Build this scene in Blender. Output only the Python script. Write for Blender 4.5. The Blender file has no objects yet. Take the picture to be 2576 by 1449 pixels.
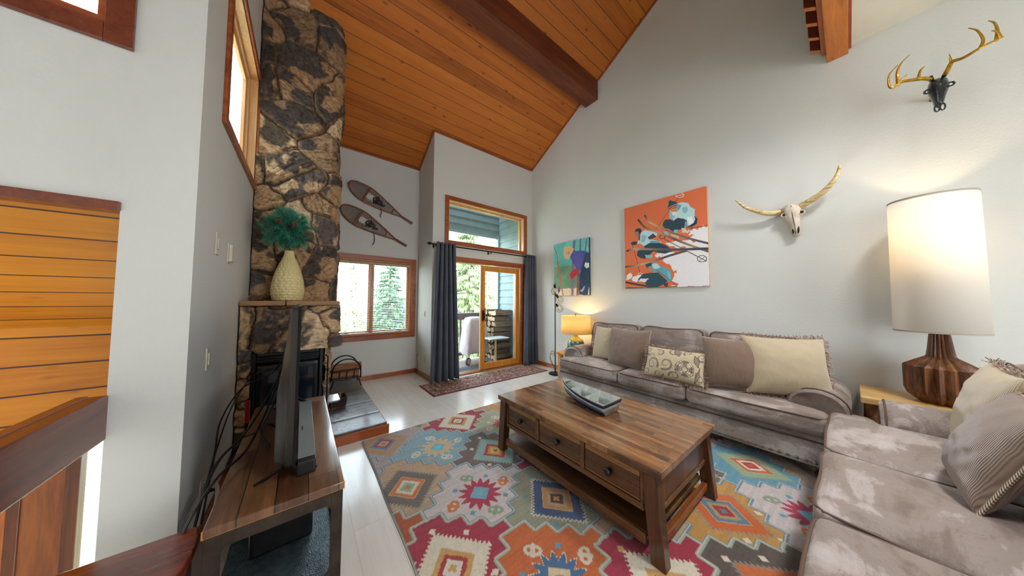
import bpy, math, random
import numpy as np
from mathutils import Vector, Matrix
SC = bpy.context.scene
COL = SC.collection
PI = math.pi
# ------------------------------------------------------------------ camera
cd = bpy.data.cameras.new('camera'); cam = bpy.data.objects.new('camera', cd); COL.objects.link(cam)
F, YAW, PITCH, ROLL, EYE = 666.8, .667627, .045588, .00409, 1.32
cd.sensor_width = 36; cd.lens = 36*F/2576; cd.clip_start = .05; cd.clip_end = 300
_d = Vector((math.sin(YAW)*math.cos(PITCH), math.cos(YAW)*math.cos(PITCH), math.sin(PITCH)))
_r = Vector((math.cos(YAW), -math.sin(YAW), 0)); _u = _r.cross(_d)
_r2 = _r*math.cos(ROLL)+_u*math.sin(ROLL); _u2 = _u*math.cos(ROLL)-_r*math.sin(ROLL)
cam.matrix_world = Matrix(((_r2.x, _u2.x, -_d.x, 0), (_r2.y, _u2.y, -_d.y, 0), (_r2.z, _u2.z, -_d.z, EYE), (0, 0, 0, 1)))
SC.camera = cam
# ------------------------------------------------------------------ world, sun, exposure
SC.view_settings.view_transform = 'Standard'; SC.view_settings.look = 'None'
SC.view_settings.gamma = 1; SC.view_settings.exposure = 0.76
SC.view_settings.use_curve_mapping = False
SC.cycles.use_denoising = True
SC.cycles.max_bounces = 8; SC.cycles.diffuse_bounces = 5; SC.cycles.transparent_max_bounces = 12
SC.cycles.sample_clamp_indirect = 6
W = bpy.data.worlds.new('sky'); SC.world = W; W.use_nodes = True
wn = W.node_tree; bg = wn.nodes['Background']
tc = wn.nodes.new('ShaderNodeTexCoord'); sx = wn.nodes.new('ShaderNodeSeparateXYZ'); cr = wn.nodes.new('ShaderNodeValToRGB')
wn.links.new(tc.outputs['Generated'], sx.inputs[0]); wn.links.new(sx.outputs['Z'], cr.inputs[0])
cr.color_ramp.elements[0].position = 0; cr.color_ramp.elements[0].color = (.93, .97, 1, 1)
cr.color_ramp.elements[1].position = .8; cr.color_ramp.elements[1].color = (.60, .80, 1, 1)
wn.links.new(cr.outputs[0], bg.inputs[0]); bg.inputs[1].default_value = 6.4
def light(name, kind, loc, energy, color=(1, 1, 1), size=.05, rot=None):
    l = bpy.data.lights.new(name, kind); l.energy = energy; l.color = color
    if kind == 'SUN': l.angle = size
    elif kind != 'AREA': l.shadow_soft_size = size
    o = bpy.data.objects.new(name, l); COL.objects.link(o); o.location = loc
    if rot: o.rotation_euler = rot
    return o
light('sun', 'SUN', (0, -5, 12), 4.5, (1, .96, .88), .01, (math.radians(38), 0, math.radians(-25)))

# ------------------------------------------------------------------ helpers
def C(h, a=1):
    h = h.lstrip('#'); o = []
    for i in (0, 2, 4):
        c = int(h[i:i+2], 16)/255
        o.append(c/12.92 if c <= .04045 else ((c+.055)/1.055)**2.4)
    return tuple(o)+(a,)
def tag(o, label=None, cat=None, group=None, kind=None):
    if label: o['label'] = label
    if cat: o['category'] = cat
    if group: o['group'] = group
    if kind: o['kind'] = kind
    return o
ORIG = {}
def thing(name, label, cat, loc=(0, 0, 0), group=None, local=False):
    o = bpy.data.objects.new(name, None); COL.objects.link(o); o.location = loc; o.empty_display_size = .05
    ORIG[o.name] = Vector((0, 0, 0)) if local else Vector(loc)
    return tag(o, label, cat, group)
def root_of(o):
    while o.parent: o = o.parent
    return o
def link_mesh(name, me, mat, parent):
    o = bpy.data.objects.new(name, me); COL.objects.link(o)
    if mat is not None: me.materials.append(mat)
    if parent is not None:
        off = ORIG[root_of(parent).name]
        if off.length: me.transform(Matrix.Translation(-off))
        o.parent = parent
    else:
        co = np.empty(len(me.vertices)*3, 'f'); me.vertices.foreach_get('co', co); co = co.reshape(-1, 3)
        mn, mx = co.min(0), co.max(0); c = Vector(((mn[0]+mx[0])/2, (mn[1]+mx[1])/2, mn[2]))
        me.transform(Matrix.Translation(-c)); o.location = c; ORIG[o.name] = c
    return o
class MB:
    def __init__(s): s.v = []; s.f = []
    def add(s, vs, fs):
        n = len(s.v); s.v += [tuple(v) for v in vs]; s.f += [tuple(i+n for i in f) for f in fs]; return s
    def hexa(s, p):
        return s.add(p, [(0, 3, 2, 1), (4, 5, 6, 7), (0, 1, 5, 4), (1, 2, 6, 5), (2, 3, 7, 6), (3, 0, 4, 7)])
    def box(s, x0, x1, y0, y1, z0, z1):
        if x0 > x1: x0, x1 = x1, x0
        if y0 > y1: y0, y1 = y1, y0
        if z0 > z1: z0, z1 = z1, z0
        return s.hexa([(x0, y0, z0), (x1, y0, z0), (x1, y1, z0), (x0, y1, z0), (x0, y0, z1), (x1, y0, z1), (x1, y1, z1), (x0, y1, z1)])
    def bar(s, a, b, w, h, up=(0, 0, 1)):
        a, b = Vector(a), Vector(b); d = (b-a).normalized(); up = Vector(up)
        x = d.cross(up)
        if x.length < 1e-4: x = d.cross(Vector((1, 0, 0)))
        x.normalize(); z = x.cross(d); x *= w/2; z *= h/2
        return s.hexa([a-x-z, a+x-z, b+x-z, b-x-z, a-x+z, a+x+z, b+x+z, b-x+z])
    def prism(s, poly, axis, a, b):
        # poly in the other two axes, extruded along axis from a to b
        def p(q, t):
            return {'x': (t, q[0], q[1]), 'y': (q[0], t, q[1]), 'z': (q[0], q[1], t)}[axis]
        n = len(poly); vs = [p(q, a) for q in poly]+[p(q, b) for q in poly]
        ar = sum(poly[i][0]*poly[(i+1) % n][1]-poly[(i+1) % n][0]*poly[i][1] for i in range(n))
        fs = [tuple(range(n))[::-1], tuple(range(n, 2*n))]+[(i, (i+1) % n, n+(i+1) % n, n+i) for i in range(n)]
        flip = (ar < 0) ^ (axis == 'y') ^ (a > b)
        if flip: fs = [f[::-1] for f in fs]
        return s.add(vs, fs)
    def tube(s, pts, r, n=8, cap=True, flat=1.0):
        pts = [Vector(p) for p in pts]; m = len(pts)
        rs = r if isinstance(r, (list, tuple)) else [r]*m
        vs = []; ref = None
        for i, p in enumerate(pts):
            d = (pts[min(i+1, m-1)]-pts[max(i-1, 0)])
            if d.length < 1e-9: d = Vector((0, 0, 1))
            d.normalize()
            if ref is None:
                ref = Vector((0, 0, 1)) if abs(d.z) < .9 else Vector((1, 0, 0))
            x = (ref-d*ref.dot(d))
            if x.length < 1e-5: x = d.orthogonal()
            x.normalize(); ref = x; y = d.cross(x)
            for k in range(n):
                t = 2*PI*k/n; vs.append(p+x*(math.cos(t)*rs[i])+y*(math.sin(t)*rs[i]*flat))
        fs = [(i*n+k, i*n+(k+1) % n, (i+1)*n+(k+1) % n, (i+1)*n+k) for i in range(m-1) for k in range(n)]
        if cap: fs += [tuple(range(n))[::-1], tuple(range((m-1)*n, m*n))]
        return s.add(vs, fs)
    def loop(s, pts, r, n=6):
        pts = [Vector(p) for p in pts]; m = len(pts); vs = []
        nor = Vector((0, 0, 0)); c = sum(pts, Vector((0, 0, 0)))/m
        for i in range(m): nor += (pts[i]-c).cross(pts[(i+1) % m]-c)
        nor.normalize()
        for i in range(m):
            d = (pts[(i+1) % m]-pts[i-1]).normalized(); x = d.cross(nor)
            if x.length < 1e-5: x = d.orthogonal()
            x.normalize(); y = d.cross(x)
            for k in range(n):
                t = 2*PI*k/n; vs.append(pts[i]+x*(math.cos(t)*r)+y*(math.sin(t)*r))
        fs = [(i*n+k, i*n+(k+1) % n, ((i+1) % m)*n+(k+1) % n, ((i+1) % m)*n+k) for i in range(m) for k in range(n)]
        return s.add(vs, fs)
    def lathe(s, prof, c=(0, 0), n=32, caps=True, amp=None):
        vs = []; m = len(prof)
        for j, (r, z) in enumerate(prof):
            for k in range(n):
                t = 2*PI*k/n; rr = r*(amp(t, j/(m-1)) if amp else 1)
                vs.append((c[0]+rr*math.cos(t), c[1]+rr*math.sin(t), z))
        fs = [(j*n+k, j*n+(k+1) % n, (j+1)*n+(k+1) % n, (j+1)*n+k) for j in range(m-1) for k in range(n)]
        if caps: fs += [tuple(range(n))[::-1], tuple(range((m-1)*n, m*n))]
        return s.add(vs, fs)
    def ball(s, c, r, sc=(1, 1, 1), n=12, rot=None):
        vs = []; m = n//2
        for j in range(1, m):
            ph = PI*j/m
            for k in range(n):
                t = 2*PI*k/n
                q = Vector((r*sc[0]*math.sin(ph)*math.cos(t), r*sc[1]*math.sin(ph)*math.sin(t), -r*sc[2]*math.cos(ph)))
                if rot is not None: q = rot @ q
                vs.append(Vector(c)+q)
        a, b = Vector((0, 0, -r*sc[2])), Vector((0, 0, r*sc[2]))
        if rot is not None: a, b = rot @ a, rot @ b
        vs += [Vector(c)+a, Vector(c)+b]; S = (m-1)*n; T = S+1
        fs = [(j*n+k, j*n+(k+1) % n, (j+1)*n+(k+1) % n, (j+1)*n+k) for j in range(m-2) for k in range(n)]
        fs += [(S, (k+1) % n, k) for k in range(n)]+[((m-2)*n+k, (m-2)*n+(k+1) % n, T) for k in range(n)]
        return s.add(vs, fs)
    def loft(s, rings, caps=True):
        n = len(rings[0]); m = len(rings); vs = [p for r in rings for p in r]
        fs = [(j*n+k, j*n+(k+1) % n, (j+1)*n+(k+1) % n, (j+1)*n+k) for j in range(m-1) for k in range(n)]
        if caps: fs += [tuple(range(n))[::-1], tuple(range((m-1)*n, m*n))]
        return s.add(vs, fs)
    def rbox(s, x0, x1, y0, y1, z0, z1, r=.04, n=8, crown=0, fn=None):
        # rounded box, optional crown (bulge up) and a deformation fn
        cx, cy, cz = (x0+x1)/2, (y0+y1)/2, (z0+z1)/2; h = Vector(((x1-x0)/2, (y1-y0)/2, (z1-z0)/2)); vs = {}; out = []; fs = []
        r = min(r, h.x, h.y, h.z)
        def idx(p):
            k = tuple(round(c, 5) for c in p)
            if k in vs: return vs[k]
            q = Vector(p); a = Vector([max(-(h[i]-r), min(h[i]-r, q[i]*h[i])) for i in range(3)])
            # spread samples so that the corners are dense
            b = Vector([q[i]*h[i] for i in range(3)])-a
            d = b if b.length > 1e-7 else q
            # direction by which the point leaves the inner box
            g = Vector([(q[i]*h[i]-a[i])/r for i in range(3)])
            if g.length > 1e-7: g.normalize()
            P = a+g*r
            if crown: P.z += crown*(1-(P.x/h.x)**2)*(1-(P.y/h.y)**2)*(1 if P.z > 0 else -.3)
            P += Vector((cx, cy, cz))
            if fn: P = Vector(fn(P))
            vs[k] = len(out); out.append(P); return vs[k]
        def steps(i):
            hr = r/h[i]; m = n
            e = [-1+hr*(1-math.cos(t*PI/2/4)) for t in range(5)]
            if 1-hr > 1e-4: mid = [-(1-hr)+2*(1-hr)*t/m for t in range(1, m)]
            else: mid = []
            return [-v for v in e][::-1] and (e+mid+[-v for v in e][::-1])
        S = [steps(i) for i in range(3)]
        for ax in range(3):
            u, v = [(1, 2), (2, 0), (0, 1)][ax]
            for sg in (-1, 1):
                for i in range(len(S[u])-1):
                    for j in range(len(S[v])-1):
                        q = []
                        for (a, b) in ((i, j), (i+1, j), (i+1, j+1), (i, j+1)):
                            p = [0, 0, 0]; p[ax] = sg; p[u] = S[u][a]; p[v] = S[v][b]; q.append(idx(p))
                        if sg < 0: q = q[::-1]
                        if len(set(q)) > 2: fs.append(tuple(dict.fromkeys(q)))
        return s.add(out, fs)
    def move(s, M):
        s.v = [tuple(M @ Vector(v)) for v in s.v]; return s
    def build(s, name, mat, parent=None, smooth=False, bevel=0, seg=2, sub=0, ang=40, solid=0):
        me = bpy.data.meshes.new(name); me.from_pydata(s.v, [], s.f); me.update()
        if smooth:
            me.polygons.foreach_set('use_smooth', [True]*len(me.polygons))
            if ang < 180: me.set_sharp_from_angle(angle=math.radians(ang))
        o = link_mesh(name, me, mat, parent)
        if solid: m = o.modifiers.new('solid', 'SOLIDIFY'); m.thickness = solid; m.offset = 0
        if sub: m = o.modifiers.new('sub', 'SUBSURF'); m.levels = sub; m.render_levels = sub
        if bevel:
            m = o.modifiers.new('bevel', 'BEVEL'); m.width = bevel; m.segments = seg; m.limit_method = 'ANGLE'; m.angle_limit = math.radians(35)
            if not smooth: m.harden_normals = False
        return o
def struct(o): o['kind'] = 'structure'; return o
def gridmesh(name, P, colr, mat, parent=None, mask=None, smooth=True, attr='pat'):
    """P: (ny,nx,3) positions, colr: (ny,nx,3) linear colours or None"""
    ny, nx = P.shape[:2]; me = bpy.data.meshes.new(name)
    i = np.arange(ny*nx).reshape(ny, nx)
    q = np.stack([i[:-1, :-1], i[:-1, 1:], i[1:, 1:], i[1:, :-1]], -1).reshape(-1, 4)
    if mask is not None: q = q[mask[:-1, :-1].reshape(-1)]
    me.vertices.add(ny*nx); me.vertices.foreach_set('co', P.astype('f').reshape(-1))
    me.loops.add(q.size); me.loops.foreach_set('vertex_index', q.astype('i').reshape(-1))
    me.polygons.add(len(q)); me.polygons.foreach_set('loop_start', np.arange(0, q.size, 4, dtype='i'))
    me.update(calc_edges=True)
    if smooth: me.polygons.foreach_set('use_smooth', np.ones(len(q), bool))
    if colr is not None:
        a = me.color_attributes.new(attr, 'FLOAT_COLOR', 'POINT')
        cc = np.ones((ny*nx, 4), 'f'); cc[:, :3] = colr.reshape(-1, 3); a.data.foreach_set('color', cc.reshape(-1))
    me.validate()
    return link_mesh(name, me, mat, parent)
def dup(root, loc=None, rz=None, label=None, name=None):
    c = root.copy(); COL.objects.link(c)
    if loc is not None: c.location = loc
    if rz is not None: c.rotation_euler.z = rz
    if label: c['label'] = label
    def rec(a, b):
        for ch in a.children:
            d = ch.copy(); COL.objects.link(d); d.parent = b; rec(ch, d)
    rec(root, c); return c
# numpy value noise
def vnoise(x, y, seed=0):
    xi = np.floor(x).astype(np.int64); yi = np.floor(y).astype(np.int64); fx = x-xi; fy = y-yi
    def h(a, b):
        n = (a*374761393+b*668265263+seed*982451653) & 0xffffffff
        n = ((n ^ (n >> 13))*1274126177) & 0xffffffff
        return ((n ^ (n >> 16)) & 0xffff)/65535.
    sx_ = fx*fx*(3-2*fx); sy_ = fy*fy*(3-2*fy)
    a = h(xi, yi)*(1-sx_)+h(xi+1, yi)*sx_; b = h(xi, yi+1)*(1-sx_)+h(xi+1, yi+1)*sx_
    return a*(1-sy_)+b*sy_
def fbm(x, y, seed=0, o=4):
    t = 0; a = .5; s_ = 0
    for i in range(o): t = t+a*vnoise(x*2**i, y*2**i, seed+i*17); s_ += a; a *= .5
    return t/s_

# ------------------------------------------------------------------ materials
def newmat(name):
    m = bpy.data.materials.new(name); m.use_nodes = True; nt = m.node_tree
    return m, nt, nt.nodes['Principled BSDF']
def node(nt, t, **k):
    n = nt.nodes.new(t)
    for a, b in k.items():
        if a.startswith('_'): setattr(n, a[1:], b)
        else:
            key = int(a[1:]) if a[0] == 'i' and a[1:].isdigit() else a.replace('_', ' ')
            if isinstance(b, bpy.types.NodeSocket): nt.links.new(b, n.inputs[key])
            else: n.inputs[key].default_value = b
    return n
def math_(nt, op, a, b=0., c=None):
    n = nt.nodes.new('ShaderNodeMath'); n.operation = op
    for i, v in enumerate((a, b, c)):
        if v is None: continue
        if isinstance(v, bpy.types.NodeSocket): nt.links.new(v, n.inputs[i])
        else: n.inputs[i].default_value = v
    return n.outputs[0]
def ramp(nt, fac, cols, mode='LINEAR'):
    r = nt.nodes.new('ShaderNodeValToRGB'); nt.links.new(fac, r.inputs[0]); e = r.color_ramp.elements; r.color_ramp.interpolation = mode
    n = len(cols)
    for i, c in enumerate(cols):
        p, c = c if (isinstance(c, tuple) and len(c) == 2) else (i/max(1, n-1), c)
        if isinstance(c, str): c = C(c)
        if i < 2: el = e[i]; el.position = p
        else: el = e.new(p)
        el.color = c
    return r.outputs[0]
def mixc(nt, a, b, f, mode='MIX'):
    n = nt.nodes.new('ShaderNodeMix'); n.data_type = 'RGBA'; n.blend_type = mode
    for v, k in ((f, 0), (a, 6), (b, 7)):
        if isinstance(v, bpy.types.NodeSocket): nt.links.new(v, n.inputs[k])
        else: n.inputs[k].default_value = v
    return n.outputs[2]
def bump(nt, bs, h, strength=.3, dist=.01):
    b = node(nt, 'ShaderNodeBump', Strength=strength, Distance=dist); nt.links.new(h, b.inputs['Height']); nt.links.new(b.outputs[0], bs.inputs['Normal'])
def plain(name, c, rough=.5, metal=0, c2=None, nscale=8, bscale=0, bstr=.2, coat=0, sheen=0, bdist=.01, emit=None, estr=0):
    m, nt, bs = newmat(name)
    c = C(c) if isinstance(c, str) else c
    bs.inputs['Base Color'].default_value = c; bs.inputs['Roughness'].default_value = rough; bs.inputs['Metallic'].default_value = metal
    bs.inputs['Coat Weight'].default_value = coat; bs.inputs['Coat Roughness'].default_value = .15
    if sheen: bs.inputs['Sheen Weight'].default_value = sheen; bs.inputs['Sheen Roughness'].default_value = .4
    t = node(nt, 'ShaderNodeTexCoord')
    nz = node(nt, 'ShaderNodeTexNoise', Scale=float(nscale), Detail=4.); nt.links.new(t.outputs['Object'], nz.inputs['Vector'])
    if c2 is None: c2 = tuple(v*.88 for v in c[:3])+(1,)
    elif isinstance(c2, str): c2 = C(c2)
    nt.links.new(ramp(nt, nz.outputs['Fac'], [(.35, c), (.7, c2)]), bs.inputs['Base Color'])
    if bscale:
        nb = node(nt, 'ShaderNodeTexNoise', Scale=float(bscale), Detail=3.); nt.links.new(t.outputs['Object'], nb.inputs['Vector'])
        bump(nt, bs, nb.outputs['Fac'], bstr, bdist)
    if emit: bs.inputs['Emission Color'].default_value = C(emit); bs.inputs['Emission Strength'].default_value = estr
    return m
def wood(name, cols, axis='x', scale=6, stretch=12, rough=.4, coat=0, bstr=.15, knots=0):
    m, nt, bs = newmat(name); t = node(nt, 'ShaderNodeTexCoord')
    sc = {'x': (scale/stretch, scale, scale), 'y': (scale, scale/stretch, scale), 'z': (scale, scale, scale/stretch)}[axis]
    mp = node(nt, 'ShaderNodeMapping'); nt.links.new(t.outputs['Object'], mp.inputs[0]); mp.inputs['Scale'].default_value = sc
    nz = node(nt, 'ShaderNodeTexNoise', Scale=2.2, Detail=6., Roughness=.62, Distortion=1.2); nt.links.new(mp.outputs[0], nz.inputs['Vector'])
    n2 = node(nt, 'ShaderNodeTexNoise', Scale=14., Detail=4.); nt.links.new(mp.outputs[0], n2.inputs['Vector'])
    f = math_(nt, 'ADD', math_(nt, 'MULTIPLY', nz.outputs['Fac'], .75), math_(nt, 'MULTIPLY', n2.outputs['Fac'], .25))
    col = ramp(nt, f, [(.3+.4*i/max(1, len(cols)-1), c) for i, c in enumerate(cols)])
    nt.links.new(col, bs.inputs['Base Color']); bs.inputs['Roughness'].default_value = rough
    bs.inputs['Coat Weight'].default_value = coat; bs.inputs['Coat Roughness'].default_value = .15
    bump(nt, bs, f, bstr, .004); return m
def planks(name, across, along, width, length, cols, groove=.03, gcol='#2a1708', rough=.4, coat=0, gscale=10, stretch=14, vari=.5, knots=0, bstr=.3, dark=None, saw=0, ang=0, gd=.004):
    m, nt, bs = newmat(name); t = node(nt, 'ShaderNodeTexCoord'); src = t.outputs['Object']
    if ang:
        mp0 = node(nt, 'ShaderNodeMapping'); nt.links.new(src, mp0.inputs[0]); mp0.inputs['Rotation'].default_value = (0, 0, ang); src = mp0.outputs[0]
    sp = node(nt, 'ShaderNodeSeparateXYZ'); nt.links.new(src, sp.inputs[0])
    A = sp.outputs[across.upper()]; L = sp.outputs[along.upper()]
    a = math_(nt, 'DIVIDE', math_(nt, 'ADD', A, 50.), width); ai = math_(nt, 'FLOOR', a); af = math_(nt, 'FRACT', a)
    w1 = node(nt, 'ShaderNodeTexWhiteNoise', _noise_dimensions='1D'); nt.links.new(ai, w1.inputs['W'])
    if length:
        l = math_(nt, 'ADD', math_(nt, 'DIVIDE', math_(nt, 'ADD', L, 50.), length), math_(nt, 'MULTIPLY', w1.outputs['Value'], 7.3)); li = math_(nt, 'FLOOR', l); lf = math_(nt, 'FRACT', l)
        key = math_(nt, 'ADD', ai, math_(nt, 'MULTIPLY', li, 13.7))
    else: key = math_(nt, 'ADD', ai, .37)
    w2 = node(nt, 'ShaderNodeTexWhiteNoise', _noise_dimensions='1D'); nt.links.new(key, w2.inputs['W']); rnd = w2.outputs['Value']
    cb = node(nt, 'ShaderNodeCombineXYZ')
    nt.links.new(math_(nt, 'ADD', math_(nt, 'MULTIPLY', A, float(gscale)), math_(nt, 'MULTIPLY', rnd, 31.)), cb.inputs[0])
    nt.links.new(math_(nt, 'ADD', math_(nt, 'MULTIPLY', L, gscale/stretch), math_(nt, 'MULTIPLY', rnd, 57.)), cb.inputs[1])
    nz = node(nt, 'ShaderNodeTexNoise', Scale=1.6, Detail=5., Roughness=.6, Distortion=.8); nt.links.new(cb.outputs[0], nz.inputs['Vector'])
    n2 = node(nt, 'ShaderNodeTexNoise', Scale=9., Detail=3.); nt.links.new(cb.outputs[0], n2.inputs['Vector'])
    g = math_(nt, 'ADD', math_(nt, 'MULTIPLY', nz.outputs['Fac'], .7), math_(nt, 'MULTIPLY', n2.outputs['Fac'], .3))
    f = math_(nt, 'ADD', math_(nt, 'MULTIPLY', g, 1-vari*.5), math_(nt, 'MULTIPLY', math_(nt, 'SUBTRACT', rnd, .25), vari*.5))
    col = ramp(nt, f, [(.22+.5*i/max(1, len(cols)-1), c) for i, c in enumerate(cols)])
    if knots:
        cb2 = node(nt, 'ShaderNodeCombineXYZ'); nt.links.new(math_(nt, 'MULTIPLY', A, 9.), cb2.inputs[0]); nt.links.new(math_(nt, 'MULTIPLY', L, 3.6), cb2.inputs[1])
        vo = node(nt, 'ShaderNodeTexVoronoi', Scale=1.); nt.links.new(cb2.outputs[0], vo.inputs['Vector'])
        k = ramp(nt, vo.outputs['Distance'], [(.03, (1, 1, 1, 1)), (.16, (0, 0, 0, 1))])
        col = mixc(nt, col, C('#4a2208'), math_(nt, 'MULTIPLY', k, knots))
    if dark:   # dark worn streaks
        n3 = node(nt, 'ShaderNodeTexNoise', Scale=2.6, Detail=6., Roughness=.7); nt.links.new(cb.outputs[0], n3.inputs['Vector'])
        col = mixc(nt, col, C(dark), ramp(nt, n3.outputs['Fac'], [(.55, (0, 0, 0, 1)), (.68, (.85, .85, .85, 1))]))
    gr = math_(nt, 'MINIMUM', af, math_(nt, 'SUBTRACT', 1., af))
    gm = math_(nt, 'LESS_THAN', gr, groove)
    if length:
        lr = math_(nt, 'MINIMUM', lf, math_(nt, 'SUBTRACT', 1., lf))
        gm = math_(nt, 'MAXIMUM', gm, math_(nt, 'LESS_THAN', lr, groove*width/length))
    col = mixc(nt, col, C(gcol), gm)
    nt.links.new(col, bs.inputs['Base Color']); bs.inputs['Roughness'].default_value = rough
    bs.inputs['Coat Weight'].default_value = coat; bs.inputs['Coat Roughness'].default_value = .12
    h = math_(nt, 'SUBTRACT', math_(nt, 'MULTIPLY', g, .25), gm)
    if saw:
        h = math_(nt, 'ADD', h, math_(nt, 'MULTIPLY', math_(nt, 'SINE', math_(nt, 'MULTIPLY', L, 500.)), .15))
    bump(nt, bs, h, bstr, gd); return m
def attrmat(name, rough=.9, bscale=0, bstr=.3, nvar=.15, sheen=0, streak=None, attr='pat', nscale=30, coat=0):
    m, nt, bs = newmat(name); a = node(nt, 'ShaderNodeAttribute', _attribute_name=attr)
    t = node(nt, 'ShaderNodeTexCoord'); mp = node(nt, 'ShaderNodeMapping'); nt.links.new(t.outputs['Object'], mp.inputs[0])
    if streak: mp.inputs['Scale'].default_value = streak
    nz = node(nt, 'ShaderNodeTexNoise', Scale=float(nscale), Detail=7., Roughness=.65); nt.links.new(mp.outputs[0], nz.inputs['Vector'])
    v = ramp(nt, nz.outputs['Fac'], [(.3, (1-nvar,)*3+(1,)), (.7, (1+nvar*.3,)*3+(1,))])
    nt.links.new(mixc(nt, a.outputs['Color'], v, 1., 'MULTIPLY'), bs.inputs['Base Color'])
    bs.inputs['Roughness'].default_value = rough; bs.inputs['Coat Weight'].default_value = coat
    if sheen: bs.inputs['Sheen Weight'].default_value = sheen
    if bscale:
        nb = node(nt, 'ShaderNodeTexNoise', Scale=float(bscale), Detail=7., Roughness=.65); nt.links.new(mp.outputs[0], nb.inputs['Vector']); bump(nt, bs, nb.outputs['Fac'], bstr, .008)
    return m
def glassmat(name, tint=(1, 1, 1, 1), refl=.08):
    m = bpy.data.materials.new(name); m.use_nodes = True; nt = m.node_tree; nt.nodes.clear()
    o = node(nt, 'ShaderNodeOutputMaterial'); tr = node(nt, 'ShaderNodeBsdfTransparent', Color=tint); gl = node(nt, 'ShaderNodeBsdfGlossy', Roughness=.02)
    fr = node(nt, 'ShaderNodeFresnel', IOR=1.45); mx = node(nt, 'ShaderNodeMixShader')
    ge = node(nt, 'ShaderNodeNewGeometry'); nt.links.new(math_(nt, 'MULTIPLY', fr.outputs[0], math_(nt, 'SUBTRACT', 1., ge.outputs['Backfacing'])), mx.inputs[0]); nt.links.new(tr.outputs[0], mx.inputs[1]); nt.links.new(gl.outputs[0], mx.inputs[2]); nt.links.new(mx.outputs[0], o.inputs[0]); return m
def shademat(name, c, trans=.5, c2=None):
    m = bpy.data.materials.new(name); m.use_nodes = True; nt = m.node_tree; nt.nodes.clear()
    o = node(nt, 'ShaderNodeOutputMaterial'); d = node(nt, 'ShaderNodeBsdfDiffuse', Color=C(c)); tl = node(nt, 'ShaderNodeBsdfTranslucent', Color=C(c))
    w = node(nt, 'ShaderNodeTexNoise', Scale=220.); t = node(nt, 'ShaderNodeTexCoord'); nt.links.new(t.outputs['Object'], w.inputs['Vector'])
    b = node(nt, 'ShaderNodeBump', Strength=.15, Distance=.002); nt.links.new(w.outputs['Fac'], b.inputs['Height']); nt.links.new(b.outputs[0], d.inputs['Normal'])
    mx = node(nt, 'ShaderNodeMixShader', Fac=trans); nt.links.new(d.outputs[0], mx.inputs[1]); nt.links.new(tl.outputs[0], mx.inputs[2]); nt.links.new(mx.outputs[0], o.inputs[0]); return m
M = {}
M['wall'] = plain('painted_drywall', (.63, .63, .60, 1), .85, c2=(.615, .615, .585, 1), nscale=2, bscale=70, bstr=.28, bdist=.006)
M['ceil'] = planks('cedar_ceiling', 'y', 'x', .145, 0, ['#8a4814', '#b4621c', '#c27024', '#d08436'], .018, '#3a1806', .5, 0, 7, 16, .5, .75, .3)
M['beam'] = wood('dark_beam', ['#4a2010', '#6b3218', '#854524'], 'x', 6, 14, .55)
M['trim'] = wood('fir_trim', ['#6e2c10', '#9a4a1e', '#b5652e'], 'x', 8, 14, .4, .3)
M['trimz'] = wood('fir_trim_upright', ['#7a3a14', '#ad6526', '#c68238'], 'z', 8, 14, .4, .3)
M['pine'] = wood('clear_pine', ['#c08a52', '#d8a870', '#e6bd8a'], 'z', 6, 14, .35, .4)
M['floor'] = planks('pale_laminate', 'x', 'y', .19, 1.25, ['#cdc6bc', '#d9d3ca', '#e2ddd5'], .005, '#b5afa5', .24, .6, 10, 16, .3, 0, .05, gd=.001)
M['deck'] = planks('deck_boards', 'y', 'x', .14, 0, ['#6e5c55', '#83706a', '#9a8a84'], .04, '#2a2424', .7, 0, 10, 14, .5)
M['siding'] = plain('grey_siding', '#7f9092', .7, c2='#74868a', nscale=5, bscale=40, bstr=.1)
M['sidtrim'] = plain('grey_siding_trim', '#8c9c9e', .7, nscale=6)
M['orange'] = planks('stair_cedar', 'z', 'x', .175, 0, ['#8e4e02', '#a86804', '#b67606', '#c2840e'], .03, '#3a1604', .55, 0, 8, 16, .4, .35, .4)
M['orange2'] = planks('stair_cedar_ceiling', 'y', 'x', .17, 0, ['#8e4e02', '#a86804', '#b67606', '#c2840e'], .03, '#3a1604', .55, 0, 8, 16, .4, .35, .4)
M['rail'] = wood('red_rail', ['#4f1e10', '#6e2f18', '#83401f'], 'y', 7, 14, .35, .4)
M['glass'] = glassmat('window_glass', (.96, .985, .98, 1))
M['black'] = plain('black_metal', '#0e0d0f', .4, .6, nscale=20)
M['white'] = plain('white_plastic', '#d5d0c4', .4)
# ------------------------------------------------------------------ room shell
XR, XL, YP, YD, YW, XP = 3.87, -.41, 1.90, 4.22, 4.93, 1.655
def Rz(y): return 4.17+.558*(YD-y)
YRIDGE = -1.4
def wallrect(mb, axis, pos, th, a0, a1, z0, z1, holes=()):
    """wall slab on plane axis=pos (thickness th outwards), rectangular holes (a0,a1,z0,z1)"""
    As = sorted({a0, a1, *[h[0] for h in holes], *[h[1] for h in holes]}); Zs = sorted({z0, z1, *[h[2] for h in holes], *[h[3] for h in holes]})
    As = [a for a in As if a0 <= a <= a1]; Zs = [z for z in Zs if z0 <= z <= z1]
    for i in range(len(As)-1):
        for j in range(len(Zs)-1):
            ca, cz = (As[i]+As[i+1])/2, (Zs[j]+Zs[j+1])/2
            if any(h[0] < ca < h[1] and h[2] < cz < h[3] for h in holes): continue
            if axis == 'y': mb.box(As[i], As[i+1], pos, pos+th, Zs[j], Zs[j+1])
            else: mb.box(pos, pos+th, As[i], As[i+1], Zs[j], Zs[j+1])
    return mb
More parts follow.
